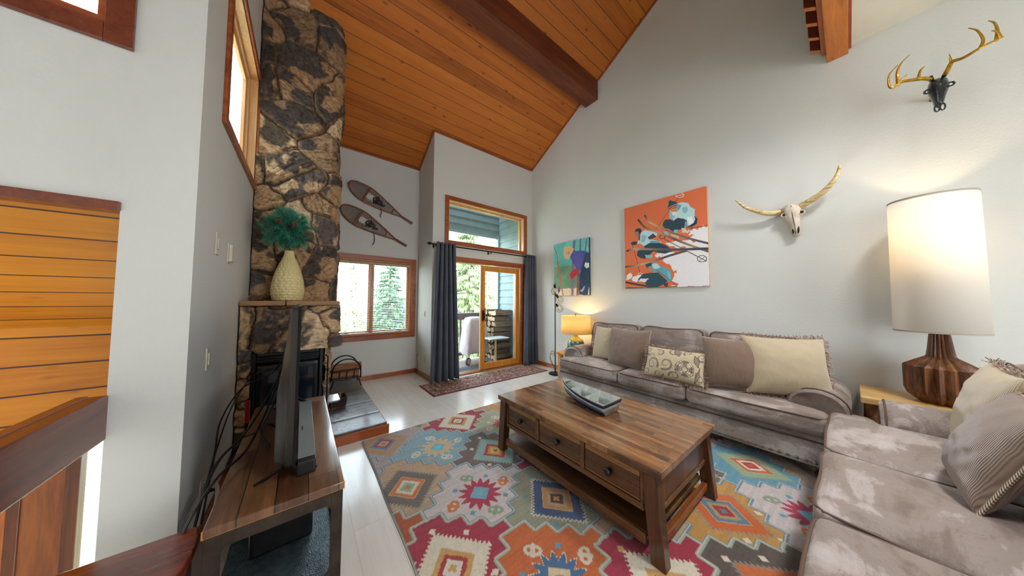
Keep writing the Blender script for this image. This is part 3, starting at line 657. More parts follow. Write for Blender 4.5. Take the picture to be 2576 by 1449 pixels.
def make_sofa(name, label, loc, rz, seed, group='matching suede sofas'):
    R = random.Random(seed)
    t = thing(name, label, 'sofa', local=True, group=None)
    HL = 1.33; AW = .30      # half length, arm width; front of the base at y=-.44, back at +.46
    # base with flared valance
    prof = [(-.465, .115), (-.475, .15), (-.462, .20), (-.43, .265), (-.415, .275), (-.42, .30), (-.40, .335), (-.36, .345), (.40, .345), (.40, .115)]
    MB().prism(prof, 'x', -HL+.03, HL-.03).build('base', M['suede'], t, smooth=True, ang=25, bevel=.006)
    m = MB(); m.tube([(-HL+.04, -.424, .278), (HL-.04, -.424, .278)], .005, 6); m.build('base_welt', M['welt'], t)
    nm = None
    for k in range(55):
        x = -HL+.07+k*(2*HL-.14)/54
        if nm is None: nm = MB().ball((0, 0, 0), .0135, (1, .6, 1), 10).build('nailhead', M['nail'], t, smooth=True); nm.location = (x, -.473, .145)
        else: n2 = nm.copy(); COL.objects.link(n2); n2.location = (x, -.473, .145)
    for (x, y) in ((-HL+.12, -.38), (HL-.12, -.38), (-HL+.12, .36), (HL-.12, .36)):
        MB().lathe([(.028, 0.0), (.052, .014), (.060, .036), (.048, .058), (.030, .066), (.052, .078), (.062, .095), (.05, .118)], (x, y), 20).build('foot', M['cherry'], t, smooth=True, ang=80)
    # arms: rolled profile in (x,z), extruded in y, front panel bulging
    for sg in (-1, 1):
        pr = []
        cx, cz, rx, rz_ = HL-.155, .50, .165, .135
        pr += [(HL-.30, .12), (HL-.30, .44)]
        for k in range(15):
            a = PI*1.06-(PI*1.28)*k/14; pr.append((cx+rx*math.cos(a), cz+rz_*math.sin(a)))
        pr += [(HL-.045, .38), (HL-.055, .12)]
        rings = []
        cxm, czm = HL-.165, .42
        for (y, s) in ((-.275, .80), (-.290, .86), (-.284, .93), (-.262, .985), (-.23, 1.0), (0, 1.0), (.36, 1.0), (.42, .97)):
            rings.append([(sg*(cxm+(p[0]-cxm)*s), y, czm+(p[1]-czm)*s if p[1] > .15 else p[1]) for p in (pr if sg < 0 else pr[::-1])])
        MB().loft(rings).build('arm', M['suede'], t, smooth=True, ang=60)
        MB().tube([(sg*(cxm+(p[0]-cxm)*.985), -.268, czm+(p[1]-czm)*.985) for p in pr[1:-1]], .0055, 6).build('arm_welt', M['welt'], t)
    # back frame
    bp = [(.30, .30), (.26, .78), (.29, .86), (.35, .895), (.42, .88), (.455, .82), (.45, .12), (.36, .12)]
    MB().prism(bp, 'x', -HL+.10, HL-.10).build('back_frame', M['suede'], t, smooth=True, bevel=.015, seg=3)
    # seat cushions: middle plain, outer two reach in front of the arms
    xs = [(-1.245, -.355), (-.35, .35), (.355, 1.245)]
    for i, (a, b) in enumerate(xs):
        k1, k2 = R.uniform(0, 6), R.uniform(0, 6)
        def fn(P, a=a, b=b, k1=k1, k2=k2, i=i):
            x, y, z = P
            if i != 1:   # T shape: narrow behind the arm front
                lim = HL-AW-.012
                if y > -.325:
                    w = min(1, (y+.325)/.04); 
                    if i == 0 and x < -lim: x = x*(1-w)+max(x, -lim)*w
                    if i == 2 and x > lim: x = x*(1-w)+min(x, lim)*w
            u = (x-a)/(b-a)
            z += .004*math.sin(7*u+k1)*math.cos(9*y+k2) if z > .46 else 0
            y += .003*math.sin(9*u+k2)*(1 if y < -.4 else 0)
            return (x, y, z)
        c = MB().rbox(a, b, -.515, .25, .345, .485, .045, 22, .030, fn).build('seat_cushion', M['suede'], t, smooth=True, ang=180)
        pts = [Vector(fn((p[0], p[1], .470))) for p in rrect_loop(a+.012, b-.012, -.508, .2, .04)]
        MB().tube([p for p in pts if p.y < .15][0:0] or [Vector(fn((x_, y_, .472))) for x_, y_ in [(a+.004, .20), (a+.004, 0), (a+.004, -.2), (a+.004, -.30), (a+.004, -.34), (a+.008, -.42), (a+.02, -.485), (a+.05, -.507)]+[(a+.05+(b-a-.1)*q/14, -.511) for q in range(1, 14)]+[(b-.05, -.507), (b-.02, -.485), (b-.008, -.42), (b-.004, -.34), (b-.004, -.30), (b-.004, -.2), (b-.004, 0), (b-.004, .2)]], .0055, 6).build('welt', M['welt'], c)
    # back cushions
    for i, (a, b) in enumerate(((-1.10, -.375), (-.36, .36), (.375, 1.10))):
        k1 = R.uniform(0, 6)
        def fb(P, a=a, b=b, k1=k1):
            x, y, z = P; u = (x-(a+b)/2)/((b-a)/2); v = (z-.73)/.25
            y -= .05*max(0, (1-u*u))*max(0, (1-v*v))
            z += .004*math.sin(5*u+k1) if z > .8 else 0
            z -= .012*(1-u*u) if z > .85 else 0
            y += (z-.48)*.20
            return (x, y, z)
        c = MB().rbox(a, b, .02, .19, .47, .985, .07, 16, 0, fb).build('back_cushion', M['suede'], t, smooth=True, ang=180)
        m = MB(); m.tube([Vector(fb((x_, .03, z_))) for x_, z_ in [(a+.01, .60), (a+.01, .88), (a+.03, .955), (a+.07, .978)]+[(a+.07+(b-a-.14)*q/10, .982) for q in range(1, 10)]+[(b-.07, .978), (b-.03, .955), (b-.01, .88), (b-.01, .60)]], .005, 6); m.build('welt', M['welt'], c)
    t.location = loc; t.rotation_euler.z = rz; return t
S1 = make_sofa('sofa', 'brown suede three seat sofa against the long wall with five throw pillows on it', (3.405, 1.352, .012), -PI/2, 3)
S2 = make_sofa('sofa', 'nearest brown suede sofa seen from above, seat cushions filling the lower right corner', (1.975, -.395, .012), PI, 8)
# ------------------------------------------------------------------ raster helper for woven and printed patterns
def hom(src, dst):
    A = []; B = []
    for (x, y), (u, v) in zip(src, dst):
        A += [[x, y, 1, 0, 0, 0, -u*x, -u*y], [0, 0, 0, x, y, 1, -v*x, -v*y]]; B += [u, v]
    h = np.linalg.solve(np.array(A, float), np.array(B, float)); h = np.append(h, 1).reshape(3, 3)
    def f(p):
        q = h @ np.array([p[0], p[1], 1.]); return (q[0]/q[2], q[1]/q[2])
    return f
class Ras:
    """u 0..1 left to right, v 0..1 top to bottom"""
    def __init__(s, nx, ny, asp, bgc):
        s.U, s.V = np.meshgrid(np.linspace(0, 1, nx), np.linspace(0, 1, ny)); s.asp = asp
        s.c = np.ones((ny, nx, 3))*np.array(C(bgc)[:3]); s.map = lambda p: p
    def _c(s, c): return np.array(C(c)[:3]) if isinstance(c, str) else np.array(c[:3])
    def inside(s, poly, jit=0, js=14, seed=1):
        P = [s.map(p) for p in poly]; U, V = s.U, s.V
        if jit: U = U+jit*(fbm(s.U*js*s.asp, s.V*js, seed)-.5); V = V+jit*(fbm(s.U*js*s.asp+9, s.V*js, seed+5)-.5)
        r = np.zeros(U.shape, bool); n = len(P)
        for i in range(n):
            (x0, y0), (x1, y1) = P[i], P[(i+1) % n]
            if y0 == y1: continue
            c = ((y0 > V) != (y1 > V)) & (U < (x1-x0)*(V-y0)/(y1-y0)+x0); r ^= c
        return r
    def fill(s, poly, c, **k): s.c[s.inside(poly, **k)] = s._c(c)
    def stroke(s, pts, w, c, w1=None, c1=None):
        P = [s.map(p) for p in pts]; n = len(P)-1
        for i in range(n):
            (x0, y0), (x1, y1) = P[i], P[i+1]; x0 *= s.asp; x1 *= s.asp; U = s.U*s.asp
            L = (x1-x0)**2+(y1-y0)**2+1e-12; t = np.clip(((U-x0)*(x1-x0)+(s.V-y0)*(y1-y0))/L, 0, 1)
            d = np.hypot(U-x0-t*(x1-x0), s.V-y0-t*(y1-y0)); g = (i+t)/n
            ww = w if w1 is None else w+(w1-w)*g; k = d < ww/2
            if c1 is None: s.c[k] = s._c(c)
            else:
                cols = [s._c(q) for q in ([c]+(c1 if isinstance(c1, list) else [c1]))]; gg = g[k]*(len(cols)-1); ii = np.clip(gg.astype(int), 0, len(cols)-2); fr = (gg-ii)[:, None]
                cc = np.array(cols); s.c[k] = cc[ii]*(1-fr)+cc[ii+1]*fr
    def ring(s, ctr, rx, ry, w, c, n=28, rot=0, a0=0, a1=2*PI):
        s.stroke([(ctr[0]+rx*math.cos(t)*math.cos(rot)-ry*math.sin(t)*math.sin(rot), ctr[1]+rx*math.cos(t)*math.sin(rot)+ry*math.sin(t)*math.cos(rot)) for t in [a0+(a1-a0)*k/n for k in range(n+1)]], w, c)
# ------------------------------------------------------------------ throw pillows
def make_pillow(name, label, w, h, th, loc, rot, mat, colr=None, fringe=None, cord=None, seed=0, nx=40, ny=36, group=None, droop=.0, attr=None):
    t = thing(name, label, 'pillow', local=True)
    R = random.Random(seed)
    u = np.linspace(-1, 1, nx); v = np.linspace(-1, 1, ny); U, V = np.meshgrid(u, v)
    su = np.sign(U)*(1-(1-np.abs(U))**1.35); sv = np.sign(V)*(1-(1-np.abs(V))**1.35)
    pin = 1-.085*(1-su**2)*0-.07*(1-np.abs(sv)**2)*0
    X = su*w/2*(1-.07*(1-sv**2)); Z = sv*h/2*(1-.07*(1-su**2))-droop*(1-su**2)*(sv+1)/2
    T = th*.68*np.clip((1-su**2)*(1-sv**2), 0, 1)**.40
    wr = .012*(fbm(su*4+seed, sv*4, seed, 3)-.5)*(T > .01)
    Pf = np.stack([X, -T+wr, Z], -1); Pb = np.stack([X, T*.8, Z], -1)
    P = np.concatenate([Pf, Pb[::-1]], 0)
    cc = None
    if colr is not None: cc = np.concatenate([colr(U, V), colr(U, V)[::-1]], 0)
    gridmesh('cover', P, cc, mat, t)
    edge = [(X[0, i], Z[0, i]) for i in range(nx)]+[(X[j, -1], Z[j, -1]) for j in range(1, ny)]+[(X[-1, i], Z[-1, i]) for i in range(nx-2, -1, -1)]+[(X[j, 0], Z[j, 0]) for j in range(ny-2, 0, -1)]
    if fringe:
        m = MB(); n = len(edge); pts = []
        for k in range(n):
            a = Vector((edge[k][0], 0, edge[k][1])); b = Vector((edge[(k+1) % n][0], 0, edge[(k+1) % n][1])); L = (b-a).length; c = max(1, int(L/.0042))
            for q in range(c): pts.append((a+(b-a)*(q/c), (b-a).normalized()))
        for p, tn in pts:
            o = Vector((tn.z, 0, -tn.x)); o = (o+Vector((R.uniform(-.5, .5), R.uniform(-.9, .9), R.uniform(-.5, .5)))).normalized(); l = R.uniform(.026, .048)
            q = p+o*l*.5+Vector((0, R.uniform(-.004, .004), 0)); e = p+o*l+Vector((R.uniform(-.006, .006), R.uniform(-.006, .006), -.004))
            m.tube([p-o*.004, q, e], .0023, 3, cap=False)
        m.build('fringe', fringe, t)
    if cord:
        m = MB(); m.loop([(x, 0, z) for x, z in edge[::2]], .0065, 6); m.build('cord_trim', cord, t)
    t.location = loc; t.rotation_euler = rot; return t
def corduroy(name, c1, c2, n=230, ax=0):
    m, nt, bs = newmat(name); t = node(nt, 'ShaderNodeTexCoord'); sp = node(nt, 'ShaderNodeSeparateXYZ'); nt.links.new(t.outputs['Object'], sp.inputs[0])
    s = math_(nt, 'SINE', math_(nt, 'MULTIPLY', sp.outputs[ax], float(n))); f = math_(nt, 'ADD', math_(nt, 'MULTIPLY', s, .5), .5)
    nz = node(nt, 'ShaderNodeTexNoise', Scale=6., Detail=3.); nt.links.new(t.outputs['Object'], nz.inputs['Vector'])
    col = ramp(nt, f, [c2, c1]); col = mixc(nt, col, C(c2), math_(nt, 'MULTIPLY', nz.outputs['Fac'], .5))
    nt.links.new(col, bs.inputs['Base Color']); bs.inputs['Roughness'].default_value = .85; bs.inputs['Sheen Weight'].default_value = .4
    bump(nt, bs, f, .5, .004); return m
def twist(name, c1, c2, sc=60):
    m, nt, bs = newmat(name); t = node(nt, 'ShaderNodeTexCoord'); w = node(nt, 'ShaderNodeTexWave', Scale=float(sc), Distortion=.5); w.bands_direction = 'DIAGONAL'; nt.links.new(t.outputs['Object'], w.inputs['Vector'])
    nt.links.new(ramp(nt, w.outputs['Fac'], [c1, c2]), bs.inputs['Base Color']); bs.inputs['Roughness'].default_value = .8; return m
fr = plain('fringe_yarn', '#6d5248', .9, c2='#c7b19c', nscale=90)
cordm = twist('twisted_cord', '#4d3830', '#d8c8ac')
cream = corduroy('cream_corduroy', '#cdbd9f', '#b29e7e', 1150)
taupe = corduroy('taupe_corduroy', '#8f7766', '#725c4d', 1150)
taupe2 = corduroy('wide_taupe_corduroy', '#957a65', '#6a5342', 680)
def against(yaw, lean): return (math.radians(lean), 0, yaw)
def wp(p, yaw, lean, loc): return loc
D = -PI/2
def face(yawdeg, lean): return (math.radians(-lean), 0, D+math.radians(yawdeg))
G1 = 'throw pillows'
make_pillow('throw_pillow', 'cream corduroy pillow with fringe, half hidden at the window end of the long sofa', .46, .45, .17, (3.30, 2.04, .735), face(0, 15), cream, fringe=fr, seed=1)
make_pillow('throw_pillow', 'square taupe ribbed pillow in front of the half hidden cream one on the long sofa', .52, .47, .16, (3.17, 1.70, .735), face(-4, 13), taupe, cord=cordm, seed=2)
def paisley(U, V):
    r = Ras(U.shape[1], U.shape[0], 1.7, '#c4b291'); dk, md, lt = '#4e443c', '#8c7c6c', '#d8cbb0'
    s_ = random.Random(5)
    def curl(x, y, s, rot, c=md, w=.03, fl=1):
        pts = []
        for k in range(26):
            t = k/25*1.7*PI*1.5; rr = s*(1-k/25*.82); a = rot+fl*t
            pts.append((x+rr*math.cos(a)/1.7*1.0, y+rr*math.sin(a)))
        r.stroke(pts, w, dk, .008); r.stroke(pts, w*.55, c, .004)
    for (x, y, s, ro, fl) in ((.10, .22, .15, 1.2, 1), (.22, .60, .19, .4, -1), (.12, .84, .13, 2.4, 1), (.33, .25, .12, 4, 1), (.44, .55, .17, 2, -1), (.34, .86, .13, 0, 1), (.53, .18, .13, 5, -1), (.56, .84, .12, 3, 1), (.92, .22, .13, 1, 1), (.93, .75, .14, 4, -1), (.70, .14, .10, 2.2, 1)):
        curl(x, y, s, ro, md, .045, fl)
    for k in range(8):
        a = 2*PI*k/8; r.ring((.70+.085*math.cos(a), .60+.15*math.sin(a)), .045, .085, .012, dk, 14, a)
        r.fill([(.70+.085*math.cos(a)+.034*math.cos(q), .60+.15*math.sin(a)+.065*math.sin(q)) for q in [PI*2*j/10 for j in range(10)]], lt if k % 2 else md)
    for q in (.20, .14, .08): r.ring((.70, .60), q*.5, q*.85, .014, dk if q != .14 else md)
    for (a, b, c_, d) in ((.80, .20, .90, .50), (.82, .95, .93, .50), (.60, .30, .52, .02)):
        r.fill([(a, b), ((a+c_)/2+.05, (b+d)/2-.02), (c_, d), ((a+c_)/2-.03, (b+d)/2+.06)], md); r.stroke([(a, b), ((a+c_)/2+.05, (b+d)/2-.02), (c_, d), ((a+c_)/2-.03, (b+d)/2+.06), (a, b)], .014, dk)
    return r.c[::-1]
make_pillow('throw_pillow', 'rectangular cream pillow with brown paisley print and fringe in the middle of the long sofa', .56, .32, .14, (3.00, 1.13, .665), face(0, 24), attrmat('paisley_fabric', .85, 220, .2, .1, sheen=.2), colr=paisley, fringe=fr, seed=3, nx=220, ny=130)
make_pillow('throw_pillow', 'square taupe wide-ribbed pillow with twisted cord standing right of the paisley one', .46, .45, .17, (3.12, .67, .75), face(22, 13), taupe2, cord=cordm, seed=4)
make_pillow('throw_pillow', 'large cream corduroy pillow with brown fringe leaning on the arm of the long sofa', .54, .50, .20, (3.24, .36, .765), face(24, 16), cream, fringe=fr, seed=5)
make_pillow('throw_pillow', 'pale cream fringed pillow on the nearest sofa, behind the grey brown one', .52, .48, .13, (2.71, -.42, .755), (math.radians(-13), 0, PI+math.radians(0)), cream, fringe=fr, seed=6)
make_pillow('throw_pillow', 'grey brown ribbed pillow leaning on the cream one at the right edge', .48, .44, .13, (2.235, -.36, .725), (math.radians(-24), 0, PI+math.radians(0)), taupe, cord=cordm, seed=7)
# ------------------------------------------------------------------ rug
def rug_colours():
    x0, x1, y0, y1, st = .468, 3.36, -.22, 2.835, .0055
    xs = np.arange(x0, x1, st); ys = np.arange(y0, y1, st); X, Y = np.meshgrid(xs, ys)
    dx, dy, ox, oy = .37, .355, .615, 2.655
    jx = X+.006*(fbm(X*30, Y*30, 3)-.5); jy = Y+.006*(fbm(X*30+5, Y*30, 4)-.5)
    def ids(n, off=0):
        q = 4.0
        a = (np.floor((jx-ox)/dx*q)+.5)/q if n else (jx-ox)/dx; b = (np.floor((oy-jy)/dy*q)+.5)/q+1e-3 if n else (oy-jy)/dy
        s = np.round((a+b)/2); d = np.round((a-b)/2)
        return (s+d).astype(int), (s-d).astype(int)
    I, J = ids(True)
    key = I*100+J
    pal = {'grey': '#a79a97', 'red': '#a02c42', 'blue': '#7fa3ad', 'tan': '#b7997b', 'brown': '#6d5a50', 'white': '#c3b8b4', 'olive': '#8f8c75', 'orange': '#bd6230', 'gold': '#b98a45', 'teal': '#6f9a94', 'cream': '#c4b6a0', 'navy': '#45566e', 'char': '#5c5049', 'sage': '#9fa183', 'sky': '#5f94a8', 'rust': '#a8542c'}
    fixed = {(0, 0): 'grey', (2, 0): 'red', (1, 1): 'blue', (3, 1): 'sage', (0, 2): 'tan', (2, 2): 'brown', (1, 3): 'white', (2, 4): 'olive', (0, 4): 'red', (1, 5): 'orange', (-1, 1): 'grey', (-1, 3): 'rust', (-1, 5): 'teal', (1, -1): 'tan', (3, -1): 'gold', (4, 0): 'gold', (3, 3): 'red', (2, 6): 'red', (3, 5): 'tan', (4, 6): 'gold', (5, 5): 'brown', (6, 6): 'sky', (5, 7): 'white', (4, 4): 'orange', (6, 4): 'rust', (3, 7): 'char', (5, 3): 'blue', (4, 2): 'cream', (7, 5): 'white', (7, 7): 'tan', (6, 2): 'red', (1, 7): 'teal', (4, 8): 'red', (6, 8): 'sage'}
    cyc = ['tan', 'red', 'blue', 'olive', 'orange', 'white', 'brown', 'sage', 'gold', 'grey']
    # motif: (outer serrated colour, band, ring, centre)
    mot = {'grey': ('#b58a5c', '#5f84a0', '#a03340', '#c59a63'), 'red': ('#d8cdb8', '#c59a5c', '#a83a38', '#d9cfc0'), 'blue': ('#cfae7c', '#cfae7c', '#6fb3bd', '#74c0cc'), 'sage': ('#b33a40', '#b33a40', '#8f3440', '#c9b07c'), 'tan': ('#6f625c', '#c8743c', '#d6ccb8', '#8fae8a'), 'brown': ('#8fb3ad', '#b33840', '#cf8f3c', '#d8c060'), 'white': ('#a82c48', '#a82c48', '#6fa3b4', '#7aa9b0'), 'olive': ('#46577a', '#c08a4c', '#b79a80', '#5a3a30'), 'orange': ('#476a8c', '#476a8c', '#d2bf9c', '#b33c3a'), 'gold': ('#c4622c', '#5f7a8c', '#a89060', '#a02a30'), 'teal': ('#c46a3a', '#d8c8a8', '#a83a40', '#6f9a94'), 'cream': ('#a84038', '#5f7a8c', '#c8a060', '#a83a40'), 'rust': ('#d8c8a8', '#46577a', '#c8a060', '#a83a40'), 'char': ('#c46a3a', '#8fb3ad', '#c8a060', '#a83a40'), 'sky': ('#94a884', '#c4622c', '#d8ccb8', '#b02c3c')}
    col = np.zeros(X.shape+(3,))
    stri = fbm(X*3, Y*90, 8, 3)[..., None]; gr = fbm(X*110, Y*110, 12, 2)[..., None]
    for k in np.unique(key):
        msk = key == k; i, j = I[msk][0], J[msk][0]
        nm = fixed.get((i, j), cyc[(i*3+j*5) % 10]); base = np.array(C(pal[nm])[:3]); o = mot[nm if nm in mot else 'tan']
        cx, cy = ox+i*dx, oy-j*dy; u = (jx[msk]-cx); v = (jy[msk]-cy)
        c = np.tile(base, (u.size, 1))*(.82+.36*stri[msk])
        def put(mk, h): c[mk] = np.array(C(h)[:3])
        star = nm in ('white', 'blue', 'orange', 'sage')
        d = np.abs(u)/1.0+np.abs(v)/1.12
        ang = np.arctan2(v, u)
        if star:
            rr = np.hypot(u, v); sp_ = .088+.055*(1-np.abs(((ang/(2*PI)*14+.25) % 1)*2-1))
            put(rr < sp_*1.06, '#d8ccb8' if nm != 'white' else o[0]); put(rr < sp_, o[0]); put((np.abs(u)+np.abs(v)) < .075, o[2]); put((np.abs(u)+np.abs(v)) < .03, o[3] if nm != 'orange' else '#c46a3a')
        else:
            tri = np.abs((((u-v*np.sign(u*v))/.034) % 1)*2-1)
            put(d < .205+.028*tri, '#d6cab4' if nm in ('olive', 'red') else '#8a8f80'); put(d < .192+.026*tri, o[0]); put(d < .125, '#cdb895'); put(d < .120, o[1])
            tri2 = np.abs((((u-v*np.sign(u*v))/.02) % 1)*2-1)
            put(d < .078+.012*tri2, o[2]); put(d < .055, o[3]); put((np.abs(u) < .008) & (np.abs(v) < .022) | (np.abs(v) < .008) & (np.abs(u) < .022), o[1])
        # scattered little squares and curls
        for (a, b) in ((.125, .12), (-.125, -.12), (.125, -.12), (-.125, .12)) if star else ((.15, .14), (-.15, -.14), (.15, -.14), (-.15, .14), (0, .26), (0, -.26)):
            put((np.abs(u-a)+np.abs(v-b)) < .022, ('#5b93a6', '#d8ccb8', '#c8a060')[(i+j) % 3 if nm not in ('white', 'olive') else 0])
        cc = ('#c8743c', '#8a9a84', '#5c463c', '#d0c4ae')[(i*2+j) % 4]; 
        cc = '#c8743c' if nm == 'white' else cc
        for (a, b, q) in ((.195, 0, 1), (-.195, 0, 1), (0, .185, -1), (0, -.185, -1)):
            if star or (abs(a) > 2):
                uu, vv = (u-a), (v-b); w = uu*.7071+q*vv*.7071; z = -uu*.7071*q+vv*.7071
                for sgn in (-1, 1):
                    r1 = np.hypot(w-sgn*.02, z*1.0); put((r1 < .030) & (r1 > .011), cc if q > 0 or nm != 'white' else '#8a9a7c')
                put((np.abs(w) < .012) & (np.abs(z) < .040), cc if q > 0 or nm != 'white' else '#8a9a7c')
        col[msk] = c
    # outline: cells whose neighbours differ
    def edge(r):
        e = np.zeros(key.shape, bool)
        for (a, b) in ((r, 0), (0, r), (-r, 0), (0, -r), (r-1, r-1), (-r+1, r-1)):
            e |= np.roll(np.roll(key, a, 0), b, 1) != key
        return e
    e2 = edge(2); e1 = (np.roll(key, 1, 0) != key) | (np.roll(key, 1, 1) != key)
    oc = np.where(((I+J*2) % 3 == 0)[..., None], np.array(C('#6f95a8')[:3]), np.where(((I+J*2) % 3 == 1)[..., None], np.array(C('#5f8298')[:3]), np.array(C('#98a79a')[:3])))
    col[e2] = oc[e2]; col[e1] = np.array(C('#cdbfa4')[:3])
    col *= (.86+.28*gr)
    z = .004+.010*np.minimum(1, np.minimum(np.minimum(X-x0, x1-X), np.minimum(Y-y0, y1-Y))/.012)+.0012*gr[..., 0]
    wob = .002*np.sin(Y*9)*(X < .55)
    return np.stack([X+wob*(X < x0+.05), Y, z], -1), col
P_, c_ = rug_colours()
RUG = tag(gridmesh('area_rug', P_, c_, attrmat('tufted_wool', .95, 260, .5, .12, sheen=.2, nscale=160)), 'large multicoloured geometric wool rug with stepped diamonds under the coffee table', 'rug')
# runner
def runner():
    nx, ny = 400, 110; r = Ras(nx, ny, 2.22/.585, '#8f7f6a'); U, V = r.U*2.22, r.V*.585
    n = fbm(U*60, V*60, 3, 2); n2 = fbm(U*60+31, V*60, 9, 2); n3 = fbm(U*11, V*11, 5, 2)
    c = r.c; c[:] = np.array(C('#8c7a62')[:3]); 
    for q, h in ((n > .58, '#2e2a2c'), (n2 > .60, '#7c2632'), (n < .36, '#b8a888'), (n2 < .34, '#5f5a50')): c[q] = np.array(C(h)[:3])
    fld = (V > .12) & (V < .465) & (U > .14) & (U < 2.08); q = fld & (n3 > .5); c[q] = c[q]*.6+np.array(C('#84303a')[:3])*.4
    bd = np.minimum(np.minimum(U, 2.22-U), np.minimum(V, .585-V)); c[bd < .03] = np.array(C('#6a1a30')[:3]); c[(bd > .03) & (bd < .037)] = np.array(C('#b09a78')[:3]); k = (bd > .105) & (bd < .115); c[k] = np.array(C('#5a2028')[:3])
    P = np.stack([1.435+U, 4.115-V, np.full(U.shape, .010)], -1); P[..., 2] = .004+.005*np.minimum(1, bd/.01)
    return P[::-1], c[::-1]
P_, c_ = runner()
tag(gridmesh('runner_rug', P_, c_, attrmat('runner_pile', .95, 200, .4, .1)), 'narrow red bordered oriental runner in front of the sliding door', 'rug')
# ------------------------------------------------------------------ coffee table
CT = thing('coffee_table', 'rustic wooden coffee table with three drawers and a lower shelf, on the rug', 'coffee table', (1.81, 1.27, .014))
top = planks('reclaimed_top', 'x', 'y', .038, .50, ['#4c3120', '#7a5230', '#966a42', '#b08a58'], .012, '#1f120a', .27, .6, 18, 9, .6, 0, .25, dark='#2a1c12')
front = planks('reclaimed_front', 'z', 'y', .055, 0, ['#5a3a20', '#865a30', '#a2743f', '#ba9256'], .03, '#1f120a', .45, .2, 16, 12, .8, 0, .4, dark='#201611', saw=1)
endw = planks('reclaimed_end', 'x', 'z', .06, 0, ['#3c2012', '#57301a', '#6b4022'], .03, '#160c07', .4, .3, 14, 10, .7, 0, .3, dark='#1a100c')
legw = wood('table_leg_wood', ['#2e170c', '#52301a', '#6e4526'], 'z', 9, 12, .35, .4, .2)
railw = wood('table_rail_wood', ['#3a2110', '#63401f', '#83592d'], 'y', 9, 12, .35, .4, .2)
MB().box(1.385, 2.225, .590, 1.955, .445, .482).build('tabletop', top, CT, bevel=.006)
for (x, y, sx_, sy_) in ((1.43, .655, -1, -1), (2.175, .655, 1, -1), (1.43, 1.89, -1, 1), (2.175, 1.89, 1, 1)):
    a = .036; ox_, oy_ = sx_*.004, sy_*.040
    m = MB(); m.hexa([(x-a*.8+ox_, y-a+oy_, .014), (x+a*.8+ox_, y-a+oy_, .014), (x+a*.8+ox_, y+a+oy_, .014), (x-a*.8+ox_, y+a+oy_, .014), (x-a, y-a, .447), (x+a, y-a, .447), (x+a, y+a, .447), (x-a, y+a, .447)])
    m.build('leg', legw, CT, bevel=.004)
m = MB(); m.box(1.412, 1.437, .69, 1.855, .43, .447); m.box(1.412, 1.437, .69, 1.855, .235, .268)
for y in (.69, 1.072, 1.4815, 1.855): m.box(1.412, 1.437, y-(.0 if y < .7 else .016), y+(.016 if y < 1.8 else 0), .268, .43)
m.build('front_rail', railw, CT, bevel=.003)
m = MB(); m.box(2.165, 2.19, .69, 1.855, .235, .447); m.build('back_apron', front, CT)
for y in (.645, 1.895):
    m = MB(); m.box(1.464, 2.14, y-.011, y+.011, .262, .447); m.build('end_panel', endw, CT); m = MB(); m.box(1.464, 2.14, y-.018, y+.018, .235, .262); m.build('end_rail', railw, CT, bevel=.003)
MB().box(1.44, 2.16, .68, 1.86, .238, .25).build('drawer_floor', endw, CT)
for (a, b) in ((.71, 1.053), (1.092, 1.462), (1.501, 1.835)):
    d = MB().box(1.418, 1.445, a, b, .272, .426).build('drawer', front, CT, bevel=.003)
    m = MB(); yc = (a+b)/2; m.v = []
    m2 = MB(); m2.lathe([(.006, 0), (.007, .010), (.012, .014), (.0195, .018), (.0225, .026), (.019, .033), (.008, .037)], (0, 0), 20); m2.move(Matrix.Translation((1.418, yc, .345)) @ Matrix.Rotation(-PI/2, 4, 'Y'))
    m2.build('knob', plain('pewter_knob', '#4d4844', .3, .9), d, smooth=True, ang=80)
    m3 = MB(); m3.lathe([(.015, 0), (.015, .003)], (0, 0), 16); m3.move(Matrix.Translation((1.418, yc, .345)) @ Matrix.Rotation(-PI/2, 4, 'Y')); m3.build('knob_plate', plain('pewter_plate', '#3d3936', .4, .9), d)
shelf = planks('reclaimed_shelf', 'x', 'y', .09, 0, ['#4a3020', '#70502f', '#92693f'], .015, '#140b06', .28, .5, 12, 12, .7, 0, .25, dark='#1a130f')
MB().box(1.432, 2.168, .665, 1.88, .105, .128).build('shelf', shelf, CT, bevel=.004)
m = MB(); m.box(1.408, 1.43, .68, 1.865, .075, .13); m.build('shelf_rail', railw, CT, bevel=.005); MB().box(2.17, 2.19, .68, 1.865, .075, .13).build('shelf_rail', railw, CT, bevel=.005)
for y in (.632, 1.915): MB().box(1.464, 2.14, y-.015, y+.015, .075, .115).build('stretcher', wood('stretcher_wood', ['#5a2e12', '#83461c', '#9c5a26'], 'x', 9, 12, .35, .4), CT, bevel=.004)
